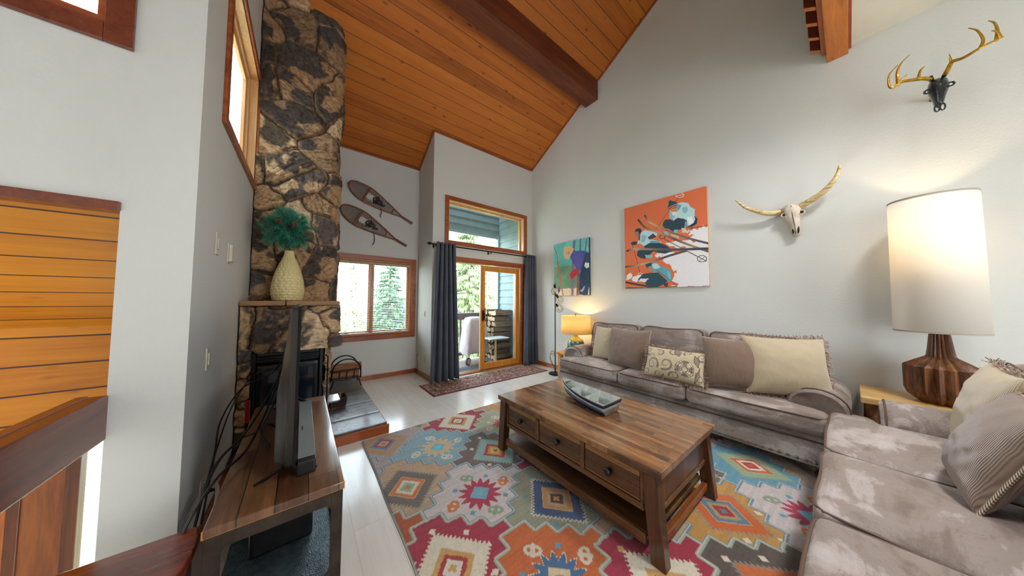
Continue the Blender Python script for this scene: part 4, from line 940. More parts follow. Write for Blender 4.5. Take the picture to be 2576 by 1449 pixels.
# boat tray
BT = thing('boat_tray', 'galvanised metal tray shaped like a rowing boat with navy stripes on the coffee table', 'tray', (1.80, 1.37, .482))
galv = plain('galvanised', '#c3c8bf', .4, .25, c2='#9aa5a3', nscale=30)
navy = plain('navy_paint', '#1e2f52', .5)
def hull(t, z):    # t 0 stern .. 1 bow, z 0..1 ; returns half width, x centre, y, zz
    y = 1.115+.50*t+.012*(1-t)*0+.03*z*t; w = (.085+.043*z)*(1-t**2.2)**.75+.012*z*0
    sheer = .088+.018*(1-t)*0+.045*t**2.5
    return max(w, .002), 1.822+.066*t, y-(.012*z if t == 0 else 0), .484+sheer*z+.006*(1-z)*0+.03*t**3*(1-z)
def strake(z0, z1, mat, name, off=0):
    n = 20; ring = lambda z: [(lambda q: (q[1]+sg*(q[0]+off), q[2], q[3]))(hull(k/n, z)) for sg, ks in ((-1, range(n, -1, -1)), (1, range(0, n+1))) for k in ks]
    A, B = ring(z0), ring(z1); m = MB(); L = len(A)
    m.add(A+B, [(k, k+1, L+k+1, L+k) for k in range(L-1)])
    return m.build(name, mat, BT, solid=.002, smooth=True, ang=45)
strake(0, .34, navy, 'lower_stripe'); strake(.34, .68, galv, 'middle_stripe'); strake(.68, 1, navy, 'upper_stripe'); strake(0.02, 1, galv, 'liner', -.003)
m = MB(); pts = [hull(k/14, 0) for k in range(15)]; m.add([(p[1]-p[0], p[2], p[3]+.002) for p in pts]+[(p[1]+p[0], p[2], p[3]+.002) for p in pts], [(k, k+1, 16+k, 15+k) for k in range(14)]); m.build('floor_plate', galv, BT, solid=.002)
for t_ in (.34, .66):
    w, x, y, zz = hull(t_, 1); w0 = hull(t_, .05)[0]; m = MB(); m.prism([(x-w0+.003, .488), (x+w0-.003, .488), (x+w-.004, zz-.004), (x-w+.004, zz-.004)], 'y', y-.002, y+.002); m.build('divider', galv, BT)
tops = [hull(k/14, 1) for k in range(15)]
m = MB(); m.tube([(p[1]-p[0], p[2], p[3]) for p in tops]+[(p[1]+p[0], p[2], p[3]) for p in tops[::-1]]+[(tops[0][1]-tops[0][0], tops[0][2], tops[0][3])], .0028, 6); m.build('rim', plain('tin_rim', '#b9b5aa', .35, .7), BT)
w, x, y, zz = hull(.9, 1); MB().prism([(x-.05, y-.02), (x+.05, y-.02), (x+.01, y+.045), (x-.01, y+.045)], 'z', zz-.004, zz).build('bow_deck', galv, BT)
# ------------------------------------------------------------------ TV stand, TV and what is on it
TS = thing('tv_stand', 'plank topped TV stand with riveted dark steel frame by the left wall', 'tv stand', (-.04, 2.08, 0))
X0, X1, Y0, Y1, ZT = -.248, .170, 1.405, 2.74, .52
tvtop = planks('stand_planks', 'x', 'y', .105, 1.1, ['#4a2c18', '#785030', '#94683f', '#ab8050'], .02, '#1a0d06', .3, .8, 12, 14, .8, .3, .3)
steel = plain('dark_steel', '#4b4037', .42, .75, c2='#342c27', nscale=14, bscale=60, bstr=.15)
rivet = plain('rivet', '#8a7862', .3, .9)
MB().rbox(X0, X1, Y0, Y1, ZT-.034, ZT, .006).build('top', tvtop, TS, smooth=True)
MB().box(X0-.002, X1+.002, Y0+.001, Y0+.005, ZT-.033, ZT-.004).build('top_edge', wood('plank_edge', ['#8a5622', '#b3772f', '#c48a40'], 'x', 8, 10, .5), TS)
zb = ZT-.035
fr_ = MB(); frame4(fr_, 'y', Y0+.004, Y0+.010, X0+.004, X1-.004, .10, zb, .042, .05, .048)
for (cx, cz, sx_, sz) in ((X0+.046, zb-.048, 1, -1), (X1-.046, zb-.048, -1, -1), (X0+.046, .15, 1, 1), (X1-.046, .15, -1, 1)):
    fr_.prism([(cx, cz)]+[(cx+sx_*.028*(1-math.cos(a)), cz+sz*.028*(1-math.sin(a))) for a in [PI/2*k/5 for k in range(6)]][::-1] , 'y', Y0+.004, Y0+.010)
fr_.build('end_frame', steel, TS, bevel=.0015)
frame4(MB(), 'y', Y1-.010, Y1-.004, X0+.004, X1-.004, .10, zb, .042, .05, .048).build('end_frame', steel, TS)
for (x, y) in ((X0+.004, Y0+.01), (X1-.042, Y0+.01), (X0+.004, Y1-.042), (X1-.042, Y1-.042)):
    m = MB(); m.box(x, x+.038, y, y+.004 if y < 2 else y+.032, 0, zb) if 0 else m.box(x, x+.038, y, y+.032, 0, zb); m.build('leg', steel, TS, bevel=.002)
m = MB(); m.box(X1-.010, X1-.004, Y0+.01, Y1-.01, zb-.045, zb); m.build('side_rail', steel, TS); m = MB(); m.box(X1-.010, X1-.004, Y0+.01, Y1-.01, .10, .15); m.build('side_rail', steel, TS)
m = MB(); m.box(X0+.004, X0+.010, Y0+.01, Y1-.01, zb-.045, zb); m.build('side_rail', steel, TS)
MB().box(X0+.01, X1-.01, Y0+.012, Y1-.012, .118, .13).build('lower_shelf', plain('hammered_steel', '#5d6f76', .3, .55, c2='#3f4e56', nscale=40, bscale=170, bstr=.8, bdist=.004), TS)
rv = None
for (x, z) in ((X0+.02, zb-.02), (X0+.075, zb-.018), (X0+.02, zb-.075), (X1-.02, zb-.02), (X1-.075, zb-.022), (X1-.02, zb-.07), (X1-.02, .128), (X1-.075, .12), (X0+.075, .12)):
    if rv is None: rv = MB().ball((0, 0, 0), .0075, (1, .5, 1), 10).build('rivet', rivet, TS, smooth=True); o = rv
    else: o = rv.copy(); COL.objects.link(o)
    o.location = Vector((x, Y0+.003, z))-Vector((-.04, 2.08, 0))
for (y, z) in ((Y0+.03, zb-.02), (Y0+.03, zb-.07), (Y0+.03, .125)):
    o = rv.copy(); COL.objects.link(o); o.location = Vector((X1-.001, y, z))-Vector((-.04, 2.08, 0)); o.rotation_euler.z = PI/2
TV = thing('television', 'large flat screen television seen edge on from behind its thin side, on the stand', 'television', (-.02, 2.1, ZT))
tvb = plain('tv_back_plastic', '#2e2720', .42, .3, c2='#241f1a', nscale=6, bscale=40, bstr=.05)
rings = []
for (x, ya, yb, za, zc) in ((-.012, 1.54, 2.66, .575, 1.285), (-.034, 1.542, 2.658, .577, 1.283), (-.040, 1.56, 2.64, .58, 1.26), (-.062, 1.575, 2.62, .58, 1.02), (-.078, 1.60, 2.59, .585, .90), (-.080, 1.64, 2.55, .60, .86)):
    rings.append([(x, a, b) for a, b in rrect_loop(ya, yb, za, zc, .02)][::-1])
MB().loft(rings).build('back_shell', tvb, TV, smooth=True, ang=35)
MB().box(-.011, -.004, 1.54, 2.66, .575, 1.285).build('screen', plain('tv_screen', '#050507', .06, coat=1), TV, bevel=.002)
frame4(MB(), 'x', -.013, -.0025, 1.537, 2.663, .572, 1.288, .009).build('bezel', plain('tv_bezel', '#1a1718', .2, .7), TV)
for y in (1.60, 2.60):
    MB().tube([(-.03, y, .60), (-.055, y, .565), (-.10, y-.003, .538), (-.14, y, .5235)], [.013, .011, .008, .0045], 8, flat=.7).build('foot', M['black'], TV, smooth=True)
    MB().tube([(-.02, y, .60), (.0, y, .568), (.04, y-.003, .54), (.078, y, .5235)], [.013, .011, .008, .0045], 8, flat=.7).build('foot', M['black'], TV, smooth=True)
m = MB(); 
for k, z in enumerate((.93, .90, .86, .83)): m.box(-.085, -.075, 2.30-.02*k, 2.33-.02*k, z, z+.012)
MB().rbox(-.088, -.06, 2.2, 2.42, .80, .96, .004).build('connector_panel', plain('tv_panel', '#1f1b1a', .5), TV)
SB = thing('soundbar', 'long black soundbar, its top coloured grey like reflected sky, lying in front of the television', 'soundbar', (.035, 2.0, ZT))
MB().rbox(.004, .072, 1.56, 2.46, ZT+.001, ZT+.062, .004).build('body', plain('soundbar_body', '#19181b', .3), SB, smooth=True)
MB().box(.006, .070, 1.60, 2.455, ZT+.0615, ZT+.064).build('top_sky_sheen', plain('soundbar_sky_sheen', '#8fa0a3', .22, .3, c2='#83949a', nscale=3), SB)  # grey of the reflected sky painted into the top colour
for k in range(5): MB().box(.018, .024, 1.93+.012*k, 1.938+.012*k, ZT+.0638, ZT+.0645).build('button', M['black'], SB)
BX = thing('subwoofer', 'black box speaker on the lower steel shelf of the TV stand', 'speaker', (-.03, 2.0, .13))
MB().rbox(-.16, .075, 1.72, 2.15, .131, .40, .012).build('cabinet', plain('black_vinyl', '#0a0a0f', .35, bscale=120, bstr=.1), BX, smooth=True)
MB().box(-.14, .055, 1.712, 1.721, .15, .38).build('grille', plain('grille_cloth', '#050507', .9, bscale=300, bstr=.4), BX)
# cables
R = random.Random(4)
blk = plain('cable_rubber', '#0d0c0d', .5)
def spline(p, n=10):
    p = [Vector(q) for q in p]; p = [p[0]*2-p[1]]+p+[p[-1]*2-p[-2]]; o = []
    for i in range(1, len(p)-2):
        for k in range(n):
            t = k/n; o.append(.5*((2*p[i])+(p[i+1]-p[i-1])*t+(2*p[i-1]-5*p[i]+4*p[i+1]-p[i+2])*t*t+(3*p[i]-p[i-1]-3*p[i+1]+p[i+2])*t**3))
    return o+[p[-2]]
cabs = [[(-.085, 2.3, .90), (-.14, 2.2, .74), (-.22, 2.05, .60), (-.30, 1.95, .52), (-.33, 1.80, .42), (-.375, 1.99, .30), (XL+.03, 2.25, .27)],
        [(-.085, 2.32, .93), (-.16, 2.5, .80), (-.30, 2.55, .72), (-.36, 2.35, .60), (-.34, 2.1, .50), (-.33, 1.85, .30)],
        [(-.085, 2.28, .86), (-.15, 2.1, .66), (-.20, 1.9, .56), (-.27, 1.7, .545), (-.325, 1.55, .44), (-.34, 1.5, .25)],
        [(-.085, 2.34, .88), (-.18, 2.6, .82), (-.28, 2.75, .74), (-.35, 2.6, .60), (-.365, 2.3, .45), (-.34, 1.9, .38)],
        [(-.085, 1.95, .62), (-.13, 1.92, .66), (-.18, 2.0, .60), (-.25, 2.1, .545), (-.33, 2.0, .46), (-.34, 1.75, .30)],
        [(-.085, 2.3, .84), (-.13, 2.4, .62), (-.17, 2.2, .54), (-.13, 2.0, .535), (-.11, 1.9, .54)],
        [(-.26, 1.95, .10), (-.30, 1.8, .25), (-.31, 1.6, .40), (-.30, 1.48, .30), (-.27, 1.6, .15)]]
whites = plain('ivory_plastic', '#cfc8b6', .45)
for i, c in enumerate(cabs):
    tag(MB().tube(spline(c), .0042 if i % 2 else .0055, 6).build('cable', blk, smooth=True), ('black cable from the television back down to the wall outlet', 'black cable looping up above the stand beside the stone leg', 'black cable drooping over the near left edge of the stand', 'black cable reaching farthest back towards the fireplace behind the television', 'short black cable curving left from the lower television back', 'black cable curled flat on the stand behind the television', 'black cable hanging behind the stand below its top')[i], 'cable', 'cables behind the television')
tag(MB().tube(spline([(-.405, 2.262, .30), (-.37, 2.24, .31), (-.335, 2.16, .305), (-.325, 2.10, .25), (-.33, 2.05, .12), (-.335, 2.04, .02)]), .008, 8).build('cable', whites, smooth=True), 'thick white cable plugged into the lowest outlet of the left wall', 'cable')
# ------------------------------------------------------------------ switches and outlets
def plate(name, label, axis, pos, a, z, w=.072, h=.116, kind='switch', cat='light switch', nrm=1):
    t = thing(name, label, cat, (pos, a, z) if axis == 'x' else (a, pos, z))
    def bx(m, a0, a1, z0, z1, d0, d1):
        if axis == 'x': m.box(pos+nrm*d0, pos+nrm*d1, a0, a1, z0, z1)
        else: m.box(a0, a1, pos+nrm*d0, pos+nrm*d1, z0, z1)
        return m
    bx(MB(), a-w/2, a+w/2, z-h/2, z+h/2, .0005, .007).build('cover_plate', whites, t, bevel=.002)
    if kind == 'switch': bx(MB(), a-.016, a+.016, z-.032, z+.032, .007, .012).build('rocker', whites, t, bevel=.002)
    elif kind == 'outlet':
        for dz in (-.022, .022): bx(MB(), a-.015, a+.015, z+dz-.014, z+dz+.014, .007, .010).build('socket', whites, t, bevel=.003)
    elif kind == 'thermostat': bx(MB(), a-w/2+.006, a+w/2-.006, z-h/2+.008, z+h/2-.008, .007, .024).build('body', whites, t, bevel=.003)
    return t
plate('light_switch', 'white switch plate high on the left wall nearer the pier corner', 'x', XL, 2.30, 1.645, .07, .13)
plate('thermostat', 'white thermostat on the left wall just right of the high switch', 'x', XL, 2.62, 1.63, .08, .13, 'thermostat', 'thermostat')
plate('light_switch', 'white switch plate lower on the left wall above the television', 'x', XL, 2.23, .985, .07, .12)
plate('wall_outlet', 'ivory outlet with the white plug, lowest on the left wall', 'x', XL, 2.25, .268, .075, .125, 'outlet', 'outlet')
plate('wall_outlet', 'ivory outlet on the left wall closer to the fireplace', 'x', XL, 2.54, .295, .07, .115, 'outlet', 'outlet')
m = MB(); m.box(XL+.01, XL+.035, 2.235, 2.265, .238, .26); m.tube([(XL+.03, 2.25, .25), (XL+.06, 2.25, .243)], [.012, .006], 8); tag(m.build('plug', blk), 'black plug in the lowest outlet of the left wall', 'plug')
plate('light_switch', 'white switch on the narrow return wall left of the curtain', 'x', XP, 4.53, 1.08, .07, .115, nrm=-1)
plate('wall_outlet', 'ivory outlet low on the return wall next to the left curtain', 'x', XP, 4.50, .31, .07, .115, 'outlet', 'outlet', nrm=-1)
plate('wall_outlet', 'ivory outlet low on the return wall with the black cord, farther from the curtain', 'x', XP, 4.80, .36, .07, .115, 'outlet', 'outlet', nrm=-1)
tag(MB().tube(spline([(XP-.012, 4.80, .37), (XP-.03, 4.79, .33), (XP-.035, 4.76, .27), (XP-.02, 4.78, .18), (XP-.03, 4.75, .09), (XP-.03, 4.76, .01)]), .004, 6).build('cable', blk, smooth=True), 'short black cord hanging from the outlet on the return wall', 'cord')
plate('wall_outlet', 'ivory outlet behind the black floor lamp on the long wall', 'x', XR, 3.60, .30, .07, .115, 'outlet', 'outlet', nrm=-1)
for i, dz in enumerate((.022, -.022)):
    tag(MB().tube(spline([(XR-.010, 3.60, .30+dz), (XR-.045, 3.60, .31+dz), (XR-.06, 3.63, .24), (XR-.06, 3.58+.03*i, .13), (XR-.08, 3.50, .05), (3.72, 3.40+.03*i, .015), (3.69, 3.32, .014)]), .004, 6).build('cable', blk, smooth=True), ('upper', 'lower')[i]+' black cord plugged into the outlet behind the floor lamp', 'cord', 'cords behind the floor lamp')
# ------------------------------------------------------------------ side table at lower left
SD = thing('side_table', 'polished reddish wood side table in the bottom left corner beside the TV stand', 'side table', (-.44, 1.40, 0))
m = MB(); m.prism([(-.60, 1.572), (-.288, 1.572), (-.272, 1.50), (-.270, 1.42), (-.282, 1.33), (-.31, 1.24), (-.60, 1.20)], 'z', .422, .452)
m.build('top', wood('rosewood_top', ['#35100a', '#5c1f10', '#7c3218', '#8e4320'], 'x', 5, 5, .22, .8), SD, bevel=.004)
MB().prism([(-.58, 1.555), (-.30, 1.555), (-.285, 1.50), (-.284, 1.42), (-.296, 1.34), (-.325, 1.262), (-.58, 1.23)], 'z', .06, .421).build('body', wood('rosewood_body', ['#3a160f', '#6a3626', '#8c6152'], 'z', 6, 8, .25, .6), SD, bevel=.004)
for (x, y) in ((-.56, 1.535), (-.32, 1.535), (-.56, 1.25), (-.345, 1.27)): MB().box(x-.015, x+.015, y-.015, y+.015, 0, .0605).build('leg', M['rail'], SD)
# ------------------------------------------------------------------ curtains and rod
cur = plain('charcoal_curtain', '#4b4f5c', .85, c2='#424551', nscale=6, bscale=240, bstr=.15, sheen=.3)
def curtain(label, x0t, x1t, x0b, x1b, folds, seed, y=4.095):
    t = thing('curtain', label, 'curtain', ((x0t+x1t)/2, y, .02))
    nu, nv = 150, 40; u, v = np.meshgrid(np.linspace(0, 1, nu), np.linspace(0, 1, nv))
    rng = np.random.RandomState(seed); ph = rng.rand()*6
    xx = (x0t+(x1t-x0t)*u)*v+(x0b+(x1b-x0b)*u)*(1-v)
    wav = np.sin(2*PI*folds*u+ph+.5*(1-v)*np.sin(3*u+seed)); yy = y+(.035+.022*(1-v))*wav+.02*(1-v)*np.sin(5*u+seed)-.015*(1-v)
    xx = xx+.010*np.sin(4*PI*folds*u+ph)
    zz = .018+(2.262-.018)*v
    gridmesh('cloth', np.stack([xx, yy, zz], -1), None, cur, t)
    o = t.children[0]; md = o.modifiers.new('solid', 'SOLIDIFY'); md.thickness = .004
    for k in range(int(folds*2)):
        x = x0t+(x1t-x0t)*(k+.5)/(folds*2); c = [(x+.0, 4.095+.022*math.cos(a), 2.218+.022*math.sin(a)) for a in [2*PI*q/14 for q in range(14)]]
        MB().loop(c, .004, 6).build('grommet', plain('grommet_metal', '#2a2a2e', .3, .8), t)
    return t
curtain('long charcoal grommet curtain gathered at the left of the sliding door', 1.675, 1.99, 1.595, 2.075, 4.5, 2)
curtain('narrow charcoal curtain at the right side of the sliding door beside the long wall', 3.585, 3.82, 3.53, 3.85, 3.5, 5)
RD = thing('curtain_rod', 'black curtain rod with finial across the sliding door', 'curtain rod', (2.7, 4.095, 2.2))
MB().tube([(1.60, 4.095, 2.218), (3.83, 4.095, 2.218)], .011, 10).build('rod', M['black'], RD, smooth=True)
MB().lathe([(.004, 0), (.014, .01), (.024, .035), (.020, .06), (.010, .07), (.012, .08), (.012, .095)], (0, 0), 14).move(Matrix.Translation((1.515, 4.095, 2.218)) @ Matrix.Rotation(PI/2, 4, 'Y')).build('finial', M['black'], RD, smooth=True)
for x in (1.665, 2.74, 3.835):
    if x > 3.8: continue
    m = MB(); m.box(x-.012, x+.012, YD-.006 if x > 2 else YD-.006, YD-.0005, 2.18, 2.25); m.tube([(x, YD-.006, 2.2), (x, 4.10, 2.195), (x, 4.09, 2.205)], .007, 6); m.build('bracket', M['black'], RD)
# ------------------------------------------------------------------ venetian blind on window_1
BL = thing('window_blind', 'white horizontal slat blind lowered over the double window', 'window blind', (.95, 4.96, .75))
tanv = plain('blind_valance', '#b79f78', .6)
MB().box(.385, 1.52, 4.932, 4.975, 1.905, 1.95).build('head_rail', tanv, BL, bevel=.003)
m = MB(); n = 38
for k in range(n):
    z = .775+k*(1.885-.775)/(n-1); m.hexa([(.39, 4.936, z-.002), (1.515, 4.936, z-.002), (1.515, 4.961, z+.0015), (.39, 4.961, z+.0015), (.39, 4.936, z-.0012), (1.515, 4.936, z-.0012), (1.515, 4.961, z+.0023), (.39, 4.961, z+.0023)])
sl = m.build('slats', plain('blind_slat', '#d8d4c8', .5), BL); sl['kind'] = 'stuff'
MB().box(.39, 1.515, 4.936, 4.962, .755, .768).build('bottom_rail', whites, BL)
for x in (.52, .95, 1.40): MB().tube([(x, 4.949, .76), (x, 4.949, 1.90)], .0012, 4).build('ladder_cord', whites, BL)
MB().tube([(1.47, 4.93, 1.9), (1.472, 4.928, 1.3), (1.47, 4.93, .95)], .003, 6).build('tilt_wand', plain('wand', '#c2a055', .5), BL)
# ------------------------------------------------------------------ lamps
def lamp_light(name, loc, e, col, r): light(name, 'POINT', loc, e, col, r)
EL = thing('end_table', 'pale log end table with thick slab top in the corner between both sofas', 'end table', (3.6, -.39, 0))
pal_ = wood('pale_slab', ['#b58a4c', '#d3ab68', '#e2c288'], 'y', 6, 10, .45, .3)
MB().rbox(3.365, 3.835, -.75, -.032, .548, .600, .008).build('slab_top', pal_, EL, smooth=True)
logm = wood('bark_log', ['#2c160c', '#5a3318', '#9a6630', '#c79a58'], 'z', 7, 4, .7, 0, .6)
for (x, y) in ((3.43, -.10), (3.78, -.10), (3.43, -.68), (3.78, -.68)): MB().lathe([(.050, 0), (.048, .15), (.051, .3), (.047, .45), (.049, .549)], (x, y), 16, amp=lambda t, s: 1+.06*math.sin(3*t+x*9)).build('log_leg', logm, EL, smooth=True)
MB().tube([(3.43, -.12, .16), (3.43, -.66, .16)], .03, 10).build('stretcher', logm, EL, smooth=True)
L1 = thing('table_lamp', 'big table lamp with tall cream drum shade and pleated carved wood base', 'table lamp', (3.585, -.395, .602))
cw = wood('carved_wood', ['#2e160e', '#553019', '#7a4c2a', '#946238'], 'z', 9, 8, .5, .1, .6)
def pleat(t, s): 
    a = .17 if s < .7 else .22
    return 1-a*abs(((t/(2*PI)*18) % 1)*2-1)
prof = [(.100, .602), (.148, .650), (.160, .69), (.160, .855), (.112, .892), (.066, .925), (.060, .935), (.054, .98), (.048, 1.04), (.042, 1.10)]
MB().lathe(prof, (3.585, -.395), 72, amp=pleat).build('base', cw, L1)
MB().lathe([(.012, 1.10), (.012, 1.30)], (3.585, -.395), 12).build('stem', M['black'], L1)
shd = shademat('cream_linen', '#f3eee6', .5)
m = MB(); m.lathe([(.190, 1.105), (.183, 2.075)], (3.585, -.395), 64, caps=False); m.build('shade', shd, L1, smooth=True, solid=.002)
sp_ = plain('shade_trim', '#a39684', .7)
for z, r in ((1.107, .191), (2.072, .184)): m = MB(); m.lathe([(r-.003, z-.006), (r+.001, z-.006), (r+.001, z+.006), (r-.003, z+.006), (r-.003, z-.006)], (3.585, -.395), 64, caps=False); m.build('shade_trim', sp_, L1)
bulb = plain('bulb_glow', '#fff0d0', .4, emit='#ffd79a', estr=18)
MB().ball((3.585, -.395, 1.80), .032, n=14).build('bulb', bulb, L1, smooth=True)
light('big_lamp_bulb', 'POINT', (3.585, -.395, 1.84), 7, (1, .76, .40), .035)
ET = thing('end_table', 'small end table of upright golden logs between the sofa and the floor lamp', 'end table', (3.62, 2.86, 0))
gl_ = wood('golden_log', ['#7a4a1c', '#b57a34', '#d69c50', '#e0b070'], 'z', 8, 8, .5, .2, .3)
for (x, y, r) in ((3.40, 2.79, .045), (3.40, 3.00, .048), (3.80, 2.80, .045), (3.80, 3.00, .045), (3.60, 3.02, .04)): MB().lathe([(r, 0), (r*.95, .2), (r, .43)], (x, y), 14, amp=lambda t, s: 1+.08*math.sin(2*t+y*8)).build('log_post', gl_, ET, smooth=True)
MB().rbox(3.345, 3.835, 2.725, 3.055, .43, .462, .008).build('slab_top', gl_, ET, smooth=True)
L2 = thing('table_lamp', 'small table lamp with yellow lit drum shade and green glazed jug base', 'table lamp', (3.60, 2.86, .464))
LX, LY = 3.60, 2.84
jug, nt, bs = newmat('green_glaze'); tcn = node(nt, 'ShaderNodeTexCoord'); spn = node(nt, 'ShaderNodeSeparateXYZ'); nt.links.new(tcn.outputs['Object'], spn.inputs[0])
nz = node(nt, 'ShaderNodeTexNoise', Scale=25., Detail=5.); nt.links.new(tcn.outputs['Object'], nz.inputs['Vector'])
gz = math_(nt, 'ADD', spn.outputs['Z'], math_(nt, 'MULTIPLY', nz.outputs['Fac'], .08))
nt.links.new(mixc(nt, ramp(nt, nz.outputs['Fac'], [(.35, '#27403a'), (.6, '#5e8478'), (.8, '#7fa090')]), C('#b5a858'), ramp(nt, gz, [(.215, (0, 0, 0, 1)), (.25, (1, 1, 1, 1))])), bs.inputs['Base Color']); bs.inputs['Roughness'].default_value = .2
MB().lathe([(.09, .464), (.128, .50), (.140, .56), (.135, .62), (.110, .665), (.06, .70), (.038, .72), (.034, .765)], (LX, LY), 40).build('jug_base', jug, L2, smooth=True, ang=80)
m = MB(); m.lathe([(.243, .772), (.232, 1.062)], (LX, LY), 56, caps=False); m.build('shade', shademat('yellow_linen', '#ecd9a8', .55), L2, smooth=True, solid=.002)
MB().lathe([(.010, .765), (.010, .86)], (LX, LY), 10).build('stem', M['black'], L2)
MB().lathe([(.004, 1.0), (.004, 1.072), (.011, 1.078), (.011, 1.09), (.003, 1.095)], (LX, LY), 10).build('finial', M['black'], L2)
MB().ball((LX, LY, .91), .03, n=12).build('bulb', bulb, L2, smooth=True)
light('small_lamp_bulb', 'POINT', (LX, LY, .96), 6, (1, .70, .28), .03)
FL = thing('floor_lamp', 'slim black floor lamp with three wire cage shades', 'floor lamp', (3.60, 3.30, 0))
MB().lathe([(.118, 0), (.120, .006), (.118, .018), (.02, .026), (.012, .04)], (3.60, 3.30), 36).build('base', M['black'], FL, smooth=True, ang=40)
MB().tube([(3.60, 3.30, .02), (3.60, 3.30, 1.63)], .0085, 10).build('pole', M['black'], FL, smooth=True)
filb = plain('filament_bulb', '#cbb9a0', .1, coat=1)
for (z, dx, dy, tl, yaw) in ((1.585, -.012, .0, 10, 0.2), (1.40, .035, -.015, 45, .1), (1.235, .02, -.02, 50, .1)):
    M_ = Matrix.Translation((3.60+dx, 3.30+dy, z)) @ Matrix.Rotation(yaw, 4, 'Z') @ Matrix.Rotation(math.radians(-tl), 4, 'Y') @ Matrix.Scale(-1, 4, (0, 0, 1))
    s = MB().lathe([(.017, -.02), (.021, -.01), (.021, .035), (.012, .045)], (0, 0), 14); s.move(M_); sk = s.build('socket', M['black'], FL, smooth=True, ang=50)
    c = MB(); rr = [(.022, .03), (.062, .06), (.078, .10), (.060, .15), (.030, .165)]
    for k in range(8):
        a = 2*PI*k/8; c.tube([(r*math.cos(a), r*math.sin(a), zz) for r, zz in rr], .0016, 4)
    for r, zz in rr[1:]: c.loop([(r*math.cos(2*PI*k/16), r*math.sin(2*PI*k/16), zz) for k in range(16)], .0016, 4)
    c.move(M_).build('wire_cage', M['black'], FL)
    MB().lathe([(.010, .04), (.016, .06), (.026, .09), (.020, .118), (.004, .128)], (0, 0), 14).move(M_).build('bulb', filb, FL, smooth=True)
    MB().tube([(3.60, 3.30, z+.0), (3.60+dx, 3.30+dy, z)], .007, 6).build('arm', M['black'], FL)
# ------------------------------------------------------------------ paintings
canv = attrmat('printed_canvas', .7, 400, .08, .03)
def painting(label, ras, y0, y1, z0, z1, side):
    # y0 = left edge (larger y) as seen from the room
    t = thing('canvas_painting', label, 'painting', (XR-.02, (y0+y1)/2, z0))
    Y = y0+(y1-y0)*ras.U; Z = z1+(z0-z1)*ras.V; P = np.stack([np.full(Y.shape, XR-.0385), Y, Z], -1)
    gridmesh('print', P[::-1], ras.c[::-1], canv, t, smooth=False)
    MB().box(XR-.038, XR-.001, y1, y0, z0, z1).build('stretched_canvas', side, t)
    return t
BP = Ras(300, 340, 1.09/1.275, '#dc7046'); BP.map = hom([(62, 340), (1110, 38), (1172, 1350), (100, 1398)], [(0, 0), (1, 0), (1, 1), (0, 1)])
q = np.clip((fbm(BP.U*2, BP.V*2, 3)-.5)*.15, -.1, .1)[..., None]; BP.c *= (1+q)
J = dict(jit=.05, js=22)
snow = '#e9e6e6'
BP.fill([(600, 790), (680, 780), (880, 740), (960, 680), (1020, 620), (1120, 560), (1180, 540), (1180, 1360), (820, 1360), (700, 1300), (720, 1180), (660, 1100), (560, 1020), (620, 950), (900, 900), (820, 860), (640, 840)], snow, **J)
for p in ([(880, 600), (1000, 600), (1090, 560), (1120, 640), (980, 700), (900, 680)], [(190, 1240), (300, 1210), (340, 1300), (200, 1290)], [(110, 1210), (180, 1200), (170, 1280), (110, 1270)], [(470, 940), (620, 900), (760, 900), (600, 960), (480, 990)], [(700, 1330), (840, 1330), (830, 1365), (700, 1365)]): BP.fill(p, snow, jit=.09, js=30)
for p in ([(780, 820), (860, 810), (880, 850), (800, 850)], [(690, 1160), (740, 1140), (730, 1220)], [(920, 750), (1000, 740), (980, 790)]): BP.fill(p, '#dc7046', jit=.09, js=30)
tl, dk_, lt_, md_ = '#5fa6b4', '#27424f', '#b7d8dc', '#86bcc6'
BP.stroke([(475, 612), (640, 360), (775, 165)], .005, '#5a4038'); BP.ring((775, 165), .045, .022, .006, '#e6ddd2'); BP.stroke([(735, 170), (815, 155)], .005, '#e6ddd2')
BP.c = BP.c
def ellp(c, rx, ry, w, col): BP.stroke([(c[0]+rx*math.cos(t), c[1]+ry*math.sin(t)) for t in [2*PI*k/24 for k in range(25)]], w, col)
ellp((772, 160), 52, 30, .006, '#e6ddd2')
# right skier
BP.fill([(650, 350), (690, 400), (740, 380), (748, 270), (800, 252), (880, 262), (910, 315), (970, 345), (965, 420), (1000, 470), (960, 560), (880, 560), (870, 490), (760, 455), (700, 490), (645, 460)], lt_)
BP.fill([(645, 360), (685, 400), (720, 440), (690, 485), (645, 460), (655, 410)], md_); BP.fill([(810, 320), (865, 305), (885, 355), (850, 405), (812, 385)], md_); BP.fill([(870, 450), (930, 440), (960, 520), (900, 560), (880, 500)], '#e4ecec'); BP.fill([(745, 280), (800, 290), (770, 350), (745, 370)], tl)
BP.fill([(665, 335), (742, 295), (750, 350), (720, 378), (690, 365)], '#c79468'); BP.stroke([(680, 338), (735, 318)], .006, '#3a2a26'); BP.stroke([(700, 360), (728, 352)], .005, '#7a3a2c')
BP.fill([(670, 380), (740, 378), (735, 420), (690, 430)], '#e6ddd0')
BP.fill([(630, 240), (650, 225), (680, 235), (735, 250), (742, 292), (690, 312), (622, 345), (618, 315), (635, 285)], '#1e4a60'); BP.stroke([(622, 330), (690, 295), (742, 275)], .008, '#d89a70')
BP.fill([(560, 560), (572, 505), (600, 480), (660, 478), (700, 500), (745, 460), (830, 470), (872, 500), (868, 560), (830, 605), (760, 620), (700, 640), (640, 605), (585, 592)], dk_); BP.fill([(850, 500), (872, 510), (870, 570), (835, 600)], tl)
BP.fill([(960, 425), (1005, 470), (997, 535), (950, 572), (870, 580), (955, 525), (975, 480)], '#23394a')
